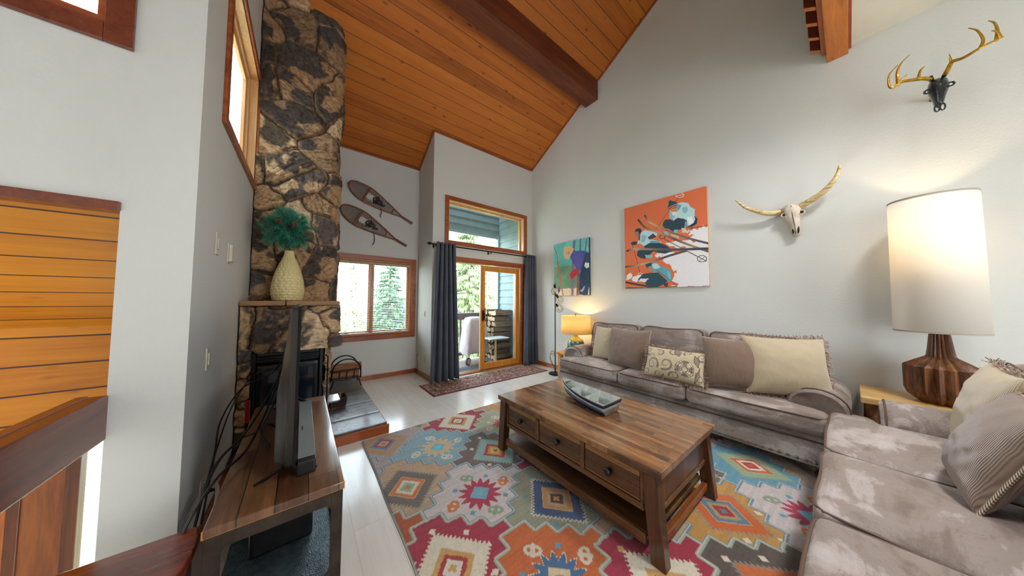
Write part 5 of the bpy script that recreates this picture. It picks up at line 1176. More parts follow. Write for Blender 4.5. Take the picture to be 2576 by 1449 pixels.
BP.fill([(705, 620), (760, 610), (745, 660), (715, 660)], md_); BP.fill([(800, 590), (870, 600), (880, 650), (815, 655)], '#d8ccb0'); BP.fill([(580, 640), (630, 640), (640, 690), (590, 680)], md_); BP.fill([(660, 670), (770, 690), (775, 735), (680, 700)], '#cdb48c')
BP.stroke([(900, 602), (1145, 552)], .008, '#6a4f3c'); ellp((905, 602), 40, 18, .006, '#4a4240')
# left skier
BP.fill([(290, 650), (330, 622), (450, 640), (492, 665), (490, 700), (400, 740), (540, 770), (555, 800), (430, 805), (330, 835), (280, 800), (240, 805), (250, 770), (272, 700)], lt_); BP.fill([(300, 680), (360, 700), (330, 780), (290, 780)], md_); BP.fill([(400, 760), (520, 765), (550, 800), (420, 800)], tl)
BP.fill([(370, 720), (440, 665), (490, 705), (400, 748)], '#4a3c44'); BP.fill([(205, 645), (222, 600), (280, 597), (294, 640), (262, 690), (240, 640)], '#2c3c3c'); BP.fill([(212, 645), (250, 640), (262, 688), (226, 712), (206, 680)], '#8c8468')
BP.fill([(155, 790), (200, 770), (240, 778), (235, 815), (170, 822)], '#26414c'); BP.fill([(252, 690), (278, 690), (275, 760), (255, 750)], '#7a4a40')
BP.fill([(330, 832), (400, 790), (540, 792), (612, 822), (660, 860), (690, 900), (600, 932), (540, 925), (450, 900), (390, 960), (340, 1002), (285, 990), (240, 962), (245, 900), (330, 862)], dk_); BP.fill([(340, 950), (440, 950), (430, 990), (360, 990)], md_)
BP.stroke([(180, 822), (240, 1030), (288, 1200)], .006, '#3c4048'); ellp((288, 1205), 30, 18, .005, '#e6ddd2')
BP.stroke([(590, 740), (830, 870), (1060, 990), (1130, 1028)], .008, '#4a443a'); ellp((560, 712), 34, 24, .009, '#3c3a34'); ellp((1070, 995), 60, 42, .007, '#4c4a3c'); BP.stroke([(1030, 1030), (1110, 965)], .005, '#4c4a3c')
# lower skier
BP.fill([(420, 1060), (500, 1052), (550, 1098), (640, 1120), (680, 1180), (690, 1290), (640, 1292), (560, 1200), (470, 1182), (440, 1140)], tl); BP.fill([(430, 1066), (500, 1060), (545, 1110), (480, 1140), (445, 1110)], lt_); BP.fill([(630, 1150), (672, 1190), (680, 1260), (650, 1260)], md_)
BP.fill([(348, 1080), (390, 1048), (442, 1058), (420, 1100), (380, 1135)], '#2f4c50'); BP.fill([(375, 1110), (430, 1092), (450, 1150), (408, 1162)], '#9c9470')
BP.fill([(258, 1272), (320, 1202), (420, 1185), (520, 1182), (640, 1292), (600, 1332), (500, 1378), (380, 1352), (330, 1302), (270, 1292)], '#2b4a58'); BP.fill([(300, 1265), (400, 1270), (350, 1310), (270, 1310)], snow, jit=.05, js=30); BP.fill([(590, 1330), (650, 1310), (640, 1368), (600, 1360)], '#3c3a3c')
BP.stroke([(480, 1140), (620, 1240), (760, 1362)], .008, '#9a5a5c', c1='#4a3a3c')
for pts, w, cs in (([(332, 430), (380, 510), (520, 585), (700, 660), (900, 730), (1150, 795)], .020, ['#2a2c38', '#c8ae84', '#8a7050', '#6a6c74', '#3c3c48']), ([(248, 487), (320, 575), (420, 620), (600, 690), (800, 775), (1000, 850), (1148, 900)], .022, ['#2a2c38', '#7a6450', '#b89a68', '#54505a', '#a8915e', '#6c5838']),
                   ([(115, 895), (180, 875), (300, 872), (700, 878), (1150, 862)], .026, ['#2a2c38', '#c0a888', '#5c5a64', '#3c3c48']), ([(95, 1110), (250, 1088), (450, 1030), (650, 960), (865, 893)], .024, ['#4a4438', '#c0a888', '#4c4c58', '#5c544c']), ([(98, 1312), (250, 1342), (480, 1378)], .022, ['#2a2c38', '#4a4a54']), ([(98, 1388), (400, 1386), (760, 1362)], .010, ['#3a3438', '#7a6a5c'])):
    BP.stroke(pts, w, cs[0], c1=cs[1:])
painting('large orange canvas print of three crouching skiers with crossing skis', BP, 2.085, 1.028, 1.50, 2.725, plain('canvas_side', '#c8a27a', .8))
SP = Ras(220, 280, .83/1.03, '#5fae9f'); SP.map = hom([(58, 235), (770, 68), (800, 1312), (110, 1340)], [(0, 0), (1, 0), (1, 1), (0, 1)])
v = SP.V[..., None]; n = fbm(SP.U*4, SP.V*4, 4)[..., None]
SP.c = np.where(v < .45, np.array(C('#66b8aa')[:3])*(.7+.6*n), np.array(C('#6f9a76')[:3])*(.65+.7*n)); k = (SP.V+.05*(fbm(SP.U*9, SP.V*9, 2)-.5)) > .87; SP.c[k] = (np.array(C('#e0cfb0')[:3])*(.8+.4*n[k]))
SP.stroke([(475, 150), (460, 700), (468, 1320)], .050, '#6d5f80', c1=['#7a6488', '#8a6a88']); SP.stroke([(600, 110), (600, 400)], .03, '#5a5f80'); SP.stroke([(575, 800), (570, 1310)], .05, '#84506c', c1=['#8f5a4c']); SP.stroke([(730, 100), (700, 380)], .03, '#4a7c9c')
SP.stroke([(60, 270), (130, 480), (200, 860), (280, 1330)], .018, '#3c6a70', c1=['#c8603c', '#c46a48']); SP.stroke([(150, 620), (195, 860), (240, 1100), (285, 1330)], .030, '#c85a30', c1=['#c07a60']); SP.stroke([(70, 930), (140, 1320)], .014, '#c4604c')
SP.fill([(410, 420), (450, 380), (600, 370), (740, 390), (800, 430), (700, 560), (640, 800), (560, 810), (500, 700), (440, 600), (405, 520)], '#4a55a0', jit=.02); SP.fill([(480, 500), (600, 420), (640, 620), (600, 800), (520, 720)], '#6058a4', jit=.04)
SP.fill([(700, 430), (800, 420), (815, 1310), (600, 1310), (600, 900), (640, 720)], '#243f5a', jit=.02); SP.fill([(620, 1240), (690, 1140), (720, 1100), (660, 1270)], '#8ea0d8', jit=.06)
SP.fill([(280, 300), (400, 270), (470, 320), (440, 400), (380, 540), (300, 550), (270, 480), (250, 440)], '#dcb896', jit=.06); SP.fill([(300, 300), (420, 290), (450, 350), (320, 390), (280, 350)], '#e2b45c', jit=.06); SP.fill([(340, 400), (400, 380), (380, 450), (330, 460)], '#c88a90')
SP.fill([(400, 880), (480, 800), (500, 760), (600, 800), (560, 880), (500, 930), (480, 980), (420, 980)], '#c02c44', jit=.03); SP.fill([(700, 640), (790, 615), (800, 700), (740, 760), (700, 710)], '#dce6ee', jit=.07); SP.fill([(770, 240), (805, 240), (800, 400), (775, 410)], '#b44c38')
SP.fill([(200, 1120), (225, 1240), (190, 1300), (180, 1200)], '#6a5a9a', jit=.05); SP.fill([(770, 1300), (790, 1140), (812, 1220), (805, 1300)], '#d0cce0')
SP.c = SP.c*(.84+.34*fbm(SP.U*26, SP.V*26, 7, 3))[..., None]+.05*(fbm(SP.U*8, SP.V*8, 8, 3)[..., None]-.4)*np.array([.8, .6, 1.2]); SP.c = np.clip(SP.c, 0, 1)
painting('smaller teal canvas print of a bending skier with red gloves, above the small lamp', SP, 3.535, 2.73, 1.41, 2.41, plain('dark_canvas_side', '#243c48', .8))
# ------------------------------------------------------------------ skulls on the wall
bone = plain('bleached_bone', '#d8cfc2', .6, c2='#b49a7c', nscale=16, bscale=60, bstr=.35)
hornm = wood('streaked_horn', ['#4a3420', '#a88a58', '#d8c08c', '#e6d8b4'], 'y', 14, 9, .45, .2, .4)
socket = plain('hollow_shade_and_suture', '#2c2018', .9)  # dark solids stand in for the shade inside eye and nose hollows
def skull_body(top, bot, secs, lean=0):
    top, bot = Vector(top), Vector(bot); rings = []
    for (t, w, d) in secs:
        c = top.lerp(bot, t); r = []
        for k in range(20):
            a = 2*PI*k/20; ca, sa = math.cos(a), math.sin(a)
            dx = -d*max(0, sa)**.8 if sa > 0 else -.012*sa
            r.append((c.x+dx+ (0 if sa > 0 else 0), c.y+w*ca*(1 if sa > 0 else .9), c.z))
        rings.append(r)
    return MB().loft(rings)
T1, B1 = (3.845, .325, 2.300), (3.835, .297, 1.962)
LH = thing('longhorn_skull', 'bleached white longhorn skull with wide streaked horns on the long wall', 'skull', (3.86, .31, 2.1))
secs = [(0, .035, .03), (.05, .058, .055), (.13, .070, .075), (.24, .066, .085), (.33, .076, .080), (.40, .070, .076), (.50, .050, .070), (.64, .040, .062), (.78, .036, .050), (.90, .034, .036), (.97, .028, .028), (1, .016, .015)]
skull_body(T1, B1, secs).build('skull', bone, LH, smooth=True, sub=1, ang=180)
for s in (-1, 1):
    MB().ball((3.792, .313+s*.058, 2.187), .018, (.7, 1, 1), 14).build('eye_socket', socket, LH, smooth=True)
    MB().loop([(3.785+.006*math.sin(a), .313+s*.060+.020*math.cos(a), 2.187+.020*math.sin(a)) for a in [2*PI*k/14 for k in range(14)]], .006, 6).build('eye_rim', bone, LH, smooth=True)
    MB().ball((3.800, .299+s*.017, 2.025), .012, (.7, .75, 3.2), 12).build('nasal_slit', socket, LH, smooth=True)
MB().tube([(3.775, .322, 2.27), (3.762, .317, 2.20), (3.768, .308, 2.12), (3.785, .302, 2.05), (3.80, .298, 1.985)], .0022, 5).build('suture', socket, LH)
hA = [(3.82, .375, 2.235), (3.79, .481, 2.233), (3.76, .583, 2.283), (3.73, .667, 2.343), (3.70, .729, 2.429)]
hB = [(3.82, .262, 2.252), (3.79, .178, 2.293), (3.76, .109, 2.336), (3.73, .052, 2.398), (3.71, .02, 2.464), (3.69, .009, 2.522)]
for h in (hA, hB):
    p = spline(h, 6); n = len(p); MB().tube(p, [.029*(1-.72*(k/(n-1))**1.4) for k in range(n)], 12).build('horn', hornm, LH, smooth=True)
MB().tube([(3.818, .383, 2.234), (3.812, .402, 2.233)], .031, 12).build('horn_collar', wood('horn_collar', ['#3c2a1a', '#8a6c44'], 'z', 10, 6), LH, smooth=True)
gold = plain('gold_paint', '#c79a34', .3, .75, c2='#9c7424', nscale=30, bscale=50, bstr=.4)
blackb = plain('black_glazed_bone', '#0c0d12', .28, .1, c2='#16202c', nscale=10, bscale=40, bstr=.3, coat=.5)
DS = thing('deer_skull', 'black deer skull with gold antlers high on the long wall', 'skull', (3.8, -.46, 2.9))
def dsk(top, bot, secs): return skull_body(top, bot, secs)
dsk((3.70, -.468, 2.995), (3.66, -.462, 2.722), [(0, .022, .02), (.06, .038, .045), (.16, .044, .065), (.28, .048, .075), (.36, .047, .07), (.5, .036, .062), (.65, .026, .05), (.76, .022, .04), (.82, .016, .03), (.86, .006, .012)]).build('skull', blackb, DS, smooth=True, sub=1, ang=180)
m = MB(); m.tube([(3.87, -.468, 2.92), (3.69, -.468, 2.92)], .018, 10); m.build('wall_mount', blackb, DS)
for s in (-1, 1):
    MB().loop([(3.655, -.468+s*.046+.013*math.cos(a), 2.905+.014*math.sin(a)) for a in [2*PI*k/14 for k in range(14)]], .0055, 6).build('eye_rim', blackb, DS, smooth=True)
    MB().loop([(3.632, -.463+s*.011+.010*math.cos(a), 2.748+.026*math.sin(a)) for a in [2*PI*k/16 for k in range(16)]], .0042, 6).build('nasal_ring', blackb, DS, smooth=True)
    MB().tube([(3.67, -.468+s*.024, 2.985), (3.64, -.468+s*.034, 3.005)], .012, 8).build('pedicle', blackb, DS)
AL = [(3.655, -.438, 2.992), (3.62, -.405, 3.0), (3.58, -.359, 3.0), (3.5, -.3, 2.978), (3.46, -.264, 2.94), (3.46, -.247, 2.963), (3.48, -.251, 3.057), (3.5, -.291, 3.119)]
AR = [(3.655, -.496, 2.992), (3.62, -.505, 3.01), (3.59, -.517, 3.034), (3.54, -.55, 3.01), (3.48, -.599, 3.006), (3.46, -.641, 3.009), (3.46, -.67, 3.013)]
for lst in ((AL, [(3.49, -.286, 2.973), (3.5, -.288, 3.065), (3.52, -.31, 3.135), (3.54, -.349, 3.184)], [(3.48, -.281, 2.949), (3.46, -.301, 2.978), (3.45, -.325, 2.995)], [(3.61, -.383, 3.0), (3.6, -.393, 3.059), (3.6, -.411, 3.08)]),
            (AR, [(3.6, -.514, 3.03), (3.58, -.506, 3.093)], [(3.48, -.597, 3.005), (3.49, -.611, 3.058), (3.51, -.598, 3.145), (3.53, -.572, 3.2)], [(3.46, -.646, 3.005), (3.48, -.656, 3.078), (3.5, -.653, 3.145), (3.51, -.636, 3.183)], [(3.46, -.66, 3.01), (3.45, -.649, 3.056), (3.44, -.63, 3.073)])):
    m = MB()
    for k, pts in enumerate(lst):
        p = spline(pts, 6) if len(pts) > 2 else pts; n = len(p); r0 = .013 if k == 0 else .0085
        m.tube(p, [r0*(1-.78*(j/(n-1))**1.5) for j in range(n)], 8)
    m.build('antler', gold, DS, smooth=True)
# ------------------------------------------------------------------ snowshoes
ash = wood('bent_ash', ['#4a2212', '#7a3e20', '#94532c'], 'x', 9, 8, .4, .3)
raw = plain('rawhide_lace', '#4a2c1e', .6, c2='#8a6848', nscale=60)
leath = plain('dark_leather', '#2c1a18', .5, bscale=80, bstr=.3)
def snowshoe(label, toe, tail, strap):
    t = thing('snowshoe', label, 'snowshoe', (toe[0], YW-.02, toe[1]))
    A = Vector((toe[0], 0, toe[1])); B = Vector((tail[0], 0, tail[1])); L = (B-A).length; e = (B-A).normalized(); nv = Vector((-e.z, 0, e.x))
    def W_(u):
        if u < .28: return .142*math.sqrt(max(0, 1-((.28-u)/.28)**2))
        if u < .80: s = (u-.28)/.52; return .142*(1-s)**1.05*(1+.35*s)+.010*s
        return .010
    def P(u, v, o=0): return A+e*(u*L)+nv*v+Vector((0, YW-.022-.05*max(0, .12-u)/.12-o, 0))
    us = [0, .002, .008, .02, .04, .07, .11, .16, .22, .28]+[.28+.52*k/14 for k in range(1, 15)]+[.86, .93, 1.0]
    for sg in (1, -1):
        pass
    pts = [P(u, -W_(u)) for u in us[::-1]]+[P(u, W_(u)) for u in us[1:]]
    MB().tube(pts, .012, 8).build('frame', ash, t, smooth=True)
    for u, w in ((.245, .013), (.66, .010)): MB().bar(P(u, -W_(u)), P(u, W_(u)), .03 if u < .3 else .022, .008, (0, 1, 0)).build('crossbar', ash, t, bevel=.002)
    def hole(u, v): return .262 < u < .375 and abs(v) < .048
    def lace(u0, u1, sp, sl, r):
        m = MB()
        for fam in sl:
            c = -.5
            while c < .9:
                seg = []
                for k in range(81):
                    v = -.14+.28*k/80
                    u = c+fam*v/L if fam is not None else c
                    ok = u0 < u < u1 and abs(v) < W_(u)-.004 and not hole(u, v)
                    if ok: seg.append(P(u, v))
                    if (not ok or k == 80):
                        if len(seg) > 1: m.tube([seg[0], seg[-1]], r, 4, cap=False)
                        seg = []
                c += sp/L
        return m
    lace(.01, .235, .022, (1.1, -1.1, None), .0017).build('toe_lacing', raw, t)
    lace(.255, .65, .034, (.9, -.9), .003).build('middle_lacing', raw, t)
    m = MB()
    for v in (-.1, -.082, -.064, .064, .082, .1): m.tube([P(.25, v), P(.375, v)], .002, 4)
    m.build('side_lacing', raw, t)
    lace(.67, .79, .020, (1.0, -1.0), .0012).build('tail_lacing', raw, t)
    m = MB(); m.loop([P(.40+.045*math.cos(a), .050*math.sin(a), .012+.008*math.sin(2*a)) for a in [2*PI*k/18 for k in range(18)]], .010, 6); m.ball(P(.44, .0, .018), .045, (1.3, .35, .75), 12); m.ball(P(.50, -.02, .012), .035, (1.4, .3, .6), 10); m.bar(P(.38, -.07, .008), P(.40, .08, .008), .018, .005, (0, 1, 0)); m.build('binding', leath, t, smooth=True)
    s0 = P(.50, -.075, .014); st = spline([s0]+[s0+Vector((dx, 0, dz)) for dx, dz in strap], 6)
    MB().tube(st, .006, 6, flat=.35).build('strap', leath, t)
snowshoe('upper wooden snowshoe with short curled strap on the wall above the double window', (.525, 3.185), (1.535, 2.715), [(.01, -.05), (.012, -.09), (-.008, -.12), (.008, -.16)])
snowshoe('lower wooden snowshoe, its long dark strap hanging to the window casing', (.425, 2.775), (1.440, 2.287), [(.01, -.08), (.015, -.14), (.005, -.20), (-.015, -.235)])
# ------------------------------------------------------------------ vase, pine bouquet and cones on the mantel
VZ = 1.3045
def vase_mesh():
    nz_, na = 300, 300; z = np.linspace(0, .48, nz_); a = np.linspace(0, 2*PI, na+1); A, Z = np.meshgrid(a, z)
    prof_z = [0, .01, .06, .12, .20, .28, .35, .40, .425, .44, .46, .475, .48]; prof_r = [.098, .108, .120, .122, .112, .092, .068, .048, .038, .035, .035, .038, .035]
    r = np.interp(Z, prof_z, prof_r); row = Z/.026; ri = np.floor(row); nn = 15
    ph = A/(2*PI)*nn+.5*(ri % 2)+.15*np.sin(ri*2.3); pf = (ph % 1)*2-1; rf = 1-(row % 1)
    sc = np.clip(1-(pf**2+(rf-.15)**2*.8), 0, 1)**.5*(.35+.65*rf)
    r = r+.0085*sc*np.clip((.47-Z)/.03, 0, 1)
    return np.stack([-.115+r*np.cos(A), 3.33+r*np.sin(A), VZ+Z], -1)
VA = thing('vase', 'cream vase with overlapping scale texture on the fireplace mantel', 'vase', (-.115, 3.33, VZ))
gridmesh('body', vase_mesh(), None, plain('cream_ceramic', '#d6c690', .35, c2='#cbb981', nscale=6, coat=.3), VA)
MB().lathe([(.097, VZ+.001), (.0, VZ+.0005)], (-.115, 3.33), 32).build('base', plain('vase_base', '#8a7d60', .6), VA)
R = random.Random(11)
PB = thing('pine_bouquet', 'bushy green artificial pine bouquet with cones standing in the cream vase', 'pine branch', (-.115, 3.33, VZ+.40))
ctr = Vector((-.13, 3.30, 2.01)); m = MB(); tips = []; branch = MB()
branch.tube([(-.115, 3.33, VZ+.40), (-.115, 3.33, 1.85), (-.125, 3.33, 1.97)], .006, 6)
for k in range(130):
    d = Vector((R.gauss(0, 1), R.gauss(0, .8), R.gauss(0.15, .9))).normalized()
    rad = R.uniform(.04, .15)*(1.15 if abs(d.x) > .5 else 1); base = ctr+d*rad*Vector((1.05, .9, .95)).length*.6
    tips.append(base)
    branch.tube([(-.12, 3.33, 1.93), base-d*.02, base+d*.03], .0022, 4)
    for q in range(62):
        dd = (d*1.1+Vector((R.gauss(0, .55), R.gauss(0, .55), R.gauss(0, .55)))).normalized(); l = R.uniform(.05, .092); s = base+d*R.uniform(-.03, .03)
        sd = dd.cross(Vector((R.uniform(-1, 1), R.uniform(-1, 1), 1))).normalized()*.0016; e = s+dd*l+Vector((0, 0, -.006))
        m.add([s-sd, s+sd, e], [(0, 1, 2)])
m.build('needles', plain('pine_needle', '#3f9f7c', .5, c2='#236a5c', nscale=12), PB)['kind'] = 'stuff'
branch.build('twigs', plain('twig', '#4a3020', .8), PB)
conem = plain('pine_cone', '#4f382c', .7, c2='#7a5c48', nscale=60)
def cone_mesh(c, s, rot, name, parent):
    m = MB(); ga = 2.39996
    for k in range(46):
        t = k/45; a = k*ga; r = s*(.42*math.sin(PI*(t*.86+.12))); z = s*(t-.5)
        d = Vector((math.cos(a), math.sin(a), .35)); b = Vector((r*.35*math.cos(a), r*.35*math.sin(a), z)); e = b+d*r*.95; w = Vector((-math.sin(a), math.cos(a), 0))*s*.085
        m.add([b-w*.6, b+w*.6, e+w+Vector((0, 0, s*.02)), e+d*s*.05, e-w+Vector((0, 0, s*.02)), b+Vector((0, 0, -s*.06)), e-Vector((0, 0, s*.05))], [(0, 1, 2, 3, 4), (0, 5, 6, 4), (1, 5, 6, 2), (3, 6, 4), (2, 6, 3)])
    m.ball((0, 0, 0), s*.2, (1, 1, 2), 8); m.move(Matrix.Translation(c) @ rot); return m.build(name, conem, parent)
for (x, y, z, s) in ((-.155, 3.21, 2.095, .05), (-.20, 3.20, 2.03, .05), (-.085, 3.19, 2.02, .055), (-.27, 3.24, 1.985, .05), (.015, 3.22, 1.95, .05), (.035, 3.24, 1.90, .045)):
    cone_mesh((x, y, z), s, Matrix.Rotation(R.uniform(0, 3), 4, 'Z') @ Matrix.Rotation(R.uniform(1, 2), 4, 'X'), 'pine_cone', PB)
c0 = cone_mesh((-.335, 3.17, VZ+.022), .06, Matrix.Rotation(1.57, 4, 'X'), 'pine_cone', None); tag(c0, 'reddish brown pine cone lying on the mantel at the left wall', 'pine cone')
# ------------------------------------------------------------------ log rack, logs, basket, lighter on the hearth
HZ = .1025
RK = thing('log_rack', 'black iron arched firewood holder on the hearth below the double window', 'log holder', (.50, 4.44, HZ))
def arch(y, x0=.335, x1=.675, zb_=.225, zt_=.50):
    m = MB(); cx = (x0+x1)/2
    p = [(x0, y, zb_), (x0, y, zb_+.10)]+[(cx-(x1-x0)/2*math.cos(a), y, zb_+.10+(zt_-zb_-.10)*math.sin(a)) for a in [PI*k/16 for k in range(1, 16)]]+[(x1, y, zb_+.10), (x1, y, zb_)]
    m.tube(p, .009, 8); m.tube([(x0, y, zb_+.02), (cx, y, zb_-.005), (x1, y, zb_+.02)], .008, 8); m.tube([(x0, y, zb_+.11), (x1, y, zb_+.13)], .006, 6)
    for k in range(1, 4): x = x0+(x1-x0)*k/4; m.tube([(x, y, zb_), (x+.008, y, zb_+.12)], .006, 6)
    for x, s in ((x0+.02, -1), (x1-.02, 1)): m.tube([(x, y, zb_), (x+s*.01, y, zb_-.05), (x+s*.03, y, HZ+.01)], .008, 6)
    return m
for y in (4.30, 4.58): arch(y).build('arch_end', M['black'], RK, smooth=True)
for x in (.36, .505, .65): MB().tube([(x, 4.30, .218), (x, 4.58, .218)], .007, 6).build('base_bar', M['black'], RK)
barkm = wood('firewood_bark', ['#5a3826', '#8a5c3c', '#a97650'], 'x', 12, 5, .8, 0, .6); endm = plain('firewood_end', '#c69c6c', .8, c2='#a57c50', nscale=30)
fw = [(.43, 4.38, .275, .052), (.44, 4.50, .275, .05), (.43, 4.44, .36, .056)]
for i, (x, y, z, r) in enumerate(fw):
    rr = random.Random(i); poly = [(y+r*(1+rr.uniform(-.18, .15))*math.cos(a), z+r*(1+rr.uniform(-.18, .15))*math.sin(a)) for a in [2*PI*k/9 for k in range(9)]]
    t = thing('firewood_log', ('split log lowest in the front of the iron rack', 'split log behind the front one in the iron rack', 'split log on top of the pile in the iron rack')[i], 'firewood', (.5, y, z-r), 'logs in the indoor rack')
    MB().prism(poly, 'x', .29+.02*i, .66+.02*i).build('bark', barkm, t, bevel=.004); MB().prism([((p[0]-y)*.93+y, (p[1]-z)*.93+z) for p in poly], 'x', .285+.02*i, .2905+.02*i).build('cut_end', endm, t)
BK = thing('basket', 'small dark woven rectangular basket on the hearth slate', 'basket', (.352, 3.70, HZ))
wk = twist('wicker', '#1c1012', '#43282a', 160)
m = MB(); a0, a1, b0, b1 = .285, .42, 3.61, 3.79
for (p, q) in (((a0, b0), (a1, b0)), ((a1, b0), (a1, b1)), ((a1, b1), (a0, b1)), ((a0, b1), (a0, b0))):
    for k in range(6): z = HZ+.008+.016*k; s = 1.0+.012*k; cx, cy = (a0+a1)/2, (b0+b1)/2; f = lambda v: (cx+(v[0]-cx)*(1+.03*k), cy+(v[1]-cy)*(1+.02*k), z); m.tube([f(p), f(q)], .0085, 6)
m.build('woven_wall', wk, BK, smooth=True); MB().box(a0, a1, b0, b1, HZ+.0005, HZ+.006).build('bottom', wk, BK)
n = 22; m = MB()
for (p, q) in (((a0-.012, b0-.010), (a1+.012, b0-.010)), ((a1+.012, b0-.01), (a1+.012, b1+.01))):
    for k in range(9): t_ = (k+.5)/9; m.ball((p[0]+(q[0]-p[0])*t_, p[1]+(q[1]-p[1])*t_, HZ+.098), .009, (1, 1, .8), 8)
m.build('braided_rim', wk, BK, smooth=True)
tag(MB().tube([(.31, 3.65, HZ+.03), (.35, 3.72, HZ+.115)], .005, 6).build('kindling_stick', pal_, smooth=True), 'thin pale kindling stick leaning inside the dark basket', 'stick')
tag(MB().tube([(.37, 3.74, HZ+.03), (.385, 3.75, HZ+.12)], .008, 6).build('fire_starter', plain('waxed_wood', '#a5764a', .6), smooth=True), 'short brown fire starter standing in the dark basket', 'fire starter')
FT = thing('fireplace_poker', 'black iron poker hanging at the right side of the stove', 'fireplace tool', (.20, 3.07, .20)); MB().tube([(.205, 3.07, .20), (.205, 3.07, .74), (.205, 3.065, .78), (.185, 3.06, .80)], .006, 6).build('rod', M['black'], FT); MB().ball((.205, 3.07, .66), .012, (1, 1, 1.6), 10).build('grip', M['black'], FT, smooth=True)
LT = thing('fire_lighter', 'red handled gas lighter standing behind the TV stand by the stone leg', 'lighter', (-.30, 2.82, .0))
MB().tube([(-.295, 2.80, .012), (-.297, 2.80, .40)], .012, 8).build('tube', M['black'], LT); MB().tube([(-.297, 2.80, .40), (-.298, 2.80, .56)], .014, 8).build('handle', plain('red_plastic', '#b02020', .35), LT, smooth=True)
# ------------------------------------------------------------------ balcony
struct(MB().box(1.81, 4.1, YD+.165, 5.56, -.2, -.05).build('floor_balcony', M['deck']))
def lap(mb, axis, pos, a0, a1, z0, z1, h=.17, th=.022, nrm=-1):
    z = z0
    while z < z1-.01:
        zz = min(z+h, z1); p = [(pos, z), (pos+nrm*th, z), (pos+nrm*.004, zz), (pos, zz)]
        if axis == 'x': mb.prism([(q[0], q[1]) for q in p], 'y', a0, a1)
        else: mb.prism([(q[0], q[1]) for q in p], 'x', a0, a1)
        z += h
    return mb
m = MB(); lap(m, 'x', 3.90, YD+.17, 5.44, -.3, 3.9); m.box(3.90, 4.05, YD+.17, 5.5, -.3, 3.9); struct(m.build('wall_balcony_side', M['siding']))
m = MB(); m.box(3.84, 3.98, 5.44, 5.54, -.3, 2.95); struct(m.build('trim_7', M['sidtrim']))
m = MB(); lap(m, 'y', 5.50, 1.2, 3.90, 2.90, 4.1); m.box(1.2, 3.98, 5.50, 5.62, 2.90, 4.1); struct(m.build('wall_balcony_header', M['siding']))
m = MB(); m.box(1.2, 3.98, 5.46, 5.50, 2.86, 2.92); struct(m.build('trim_8', M['sidtrim']))
RA = thing('balcony_railing', 'grey brown balcony railing with square balusters outside the door', 'railing', (2.8, 5.5, -.05))
gw = wood('weathered_rail', ['#4a4644', '#67605c', '#7c7470'], 'x', 8, 12, .7)
MB().box(1.85, 3.835, 5.44, 5.56, .985, 1.02).build('top_rail', gw, RA, bevel=.004); MB().box(1.85, 3.835, 5.485, 5.52, .87, .985).build('rail_board', gw, RA); MB().box(1.85, 3.835, 5.485, 5.52, .06, .12).build('bottom_rail', gw, RA)
b0_ = None
for k in range(17):
    x = 1.92+.115*k
    if b0_ is None: b0_ = MB().box(-.018, .018, -.018, .018, 0, .76).build('baluster', gw, RA); b0_.data.transform(Matrix.Translation(-b0_.data.vertices[0].co+Vector((-.018, -.018, 0)))); o = b0_
    else: o = b0_.copy(); COL.objects.link(o)
    o.location = Vector((x, 5.50, .115))-Vector((2.8, 5.5, -.05))
struct(MB().box(2.25, 3.1, 4.42, 4.85, -.05, -.038).build('floor_mat_balcony', plain('door_mat_grey', '#45484c', .95, bscale=200, bstr=.5)))
bpy.data.objects['floor_mat_balcony'].name = 'door_mat'; dm = bpy.data.objects['door_mat']; del dm['kind']; tag(dm, 'grey rubber mat on the deck boards outside the sliding door', 'mat')
GR = thing('covered_grill', 'barbecue grill under a pale grey cover standing on wheels on the balcony', 'barbecue', (2.98, 5.12, -.05))
rings = []
for (z, sx_, sy_, dx) in ((.18, .30, .22, 0), (.22, .31, .23, 0), (.45, .29, .21, .0), (.70, .255, .20, .0), (.86, .235, .185, 0), (.93, .20, .15, 0), (.95, .10, .08, 0)):
    rings.append([(2.99+dx+sx_*(abs(math.cos(a))**.6)*(1 if math.cos(a) > 0 else -1)*(1+.03*math.sin(6*a+z*9)), 5.12+sy_*(abs(math.sin(a))**.6)*(1 if math.sin(a) > 0 else -1)*(1+.03*math.sin(7*a)), z+(.03*math.sin(3*a) if z < .2 else 0)) for a in [2*PI*k/40 for k in range(40)]])
MB().loft(rings).build('cover', plain('grill_cover', '#b9aeb0', .8, bscale=9, bstr=.6, bdist=.03), GR, smooth=True, ang=70)
for (x, y) in ((2.78, 4.98), (3.17, 4.98), (2.78, 5.26), (3.17, 5.26)): MB().tube([(x, y, .04), (x, y, .25)], .013, 8).build('leg', plain('grill_leg', '#9a9490', .4, .6), GR)
for x in (2.76, 3.19):
    w_ = MB(); w_.lathe([(.02, -.02), (.07, -.02), (.078, -.012), (.078, .012), (.07, .02), (.02, .02)], (0, 0), 24); w_.move(Matrix.Translation((x, 4.97, .03)) @ Matrix.Rotation(PI/2, 4, 'X') @ Matrix.Rotation(.4, 4, 'Y')); w = w_.build('wheel', plain('wheel_rubber', '#3c3a3c', .6), GR, smooth=True, ang=40)
    h_ = MB(); h_.lathe([(.0, -.024), (.055, -.024), (.06, -.018), (.06, .018), (.055, .024), (.0, .024)], (0, 0), 24); h_.move(Matrix.Translation((x, 4.97, .03)) @ Matrix.Rotation(PI/2, 4, 'X') @ Matrix.Rotation(.4, 4, 'Y')); h_.build('hub', plain('wheel_hub', '#b5aeb0', .5), w, smooth=True, ang=40)
PT = thing('patio_table', 'small white topped pedestal table in front of the firewood on the balcony', 'table', (3.27, 4.68, -.05))
wt = plain('white_outdoor', '#c9cac4', .5); MB().rbox(3.02, 3.50, 4.52, 4.86, .50, .525, .008).build('table_top', wt, PT, smooth=True)
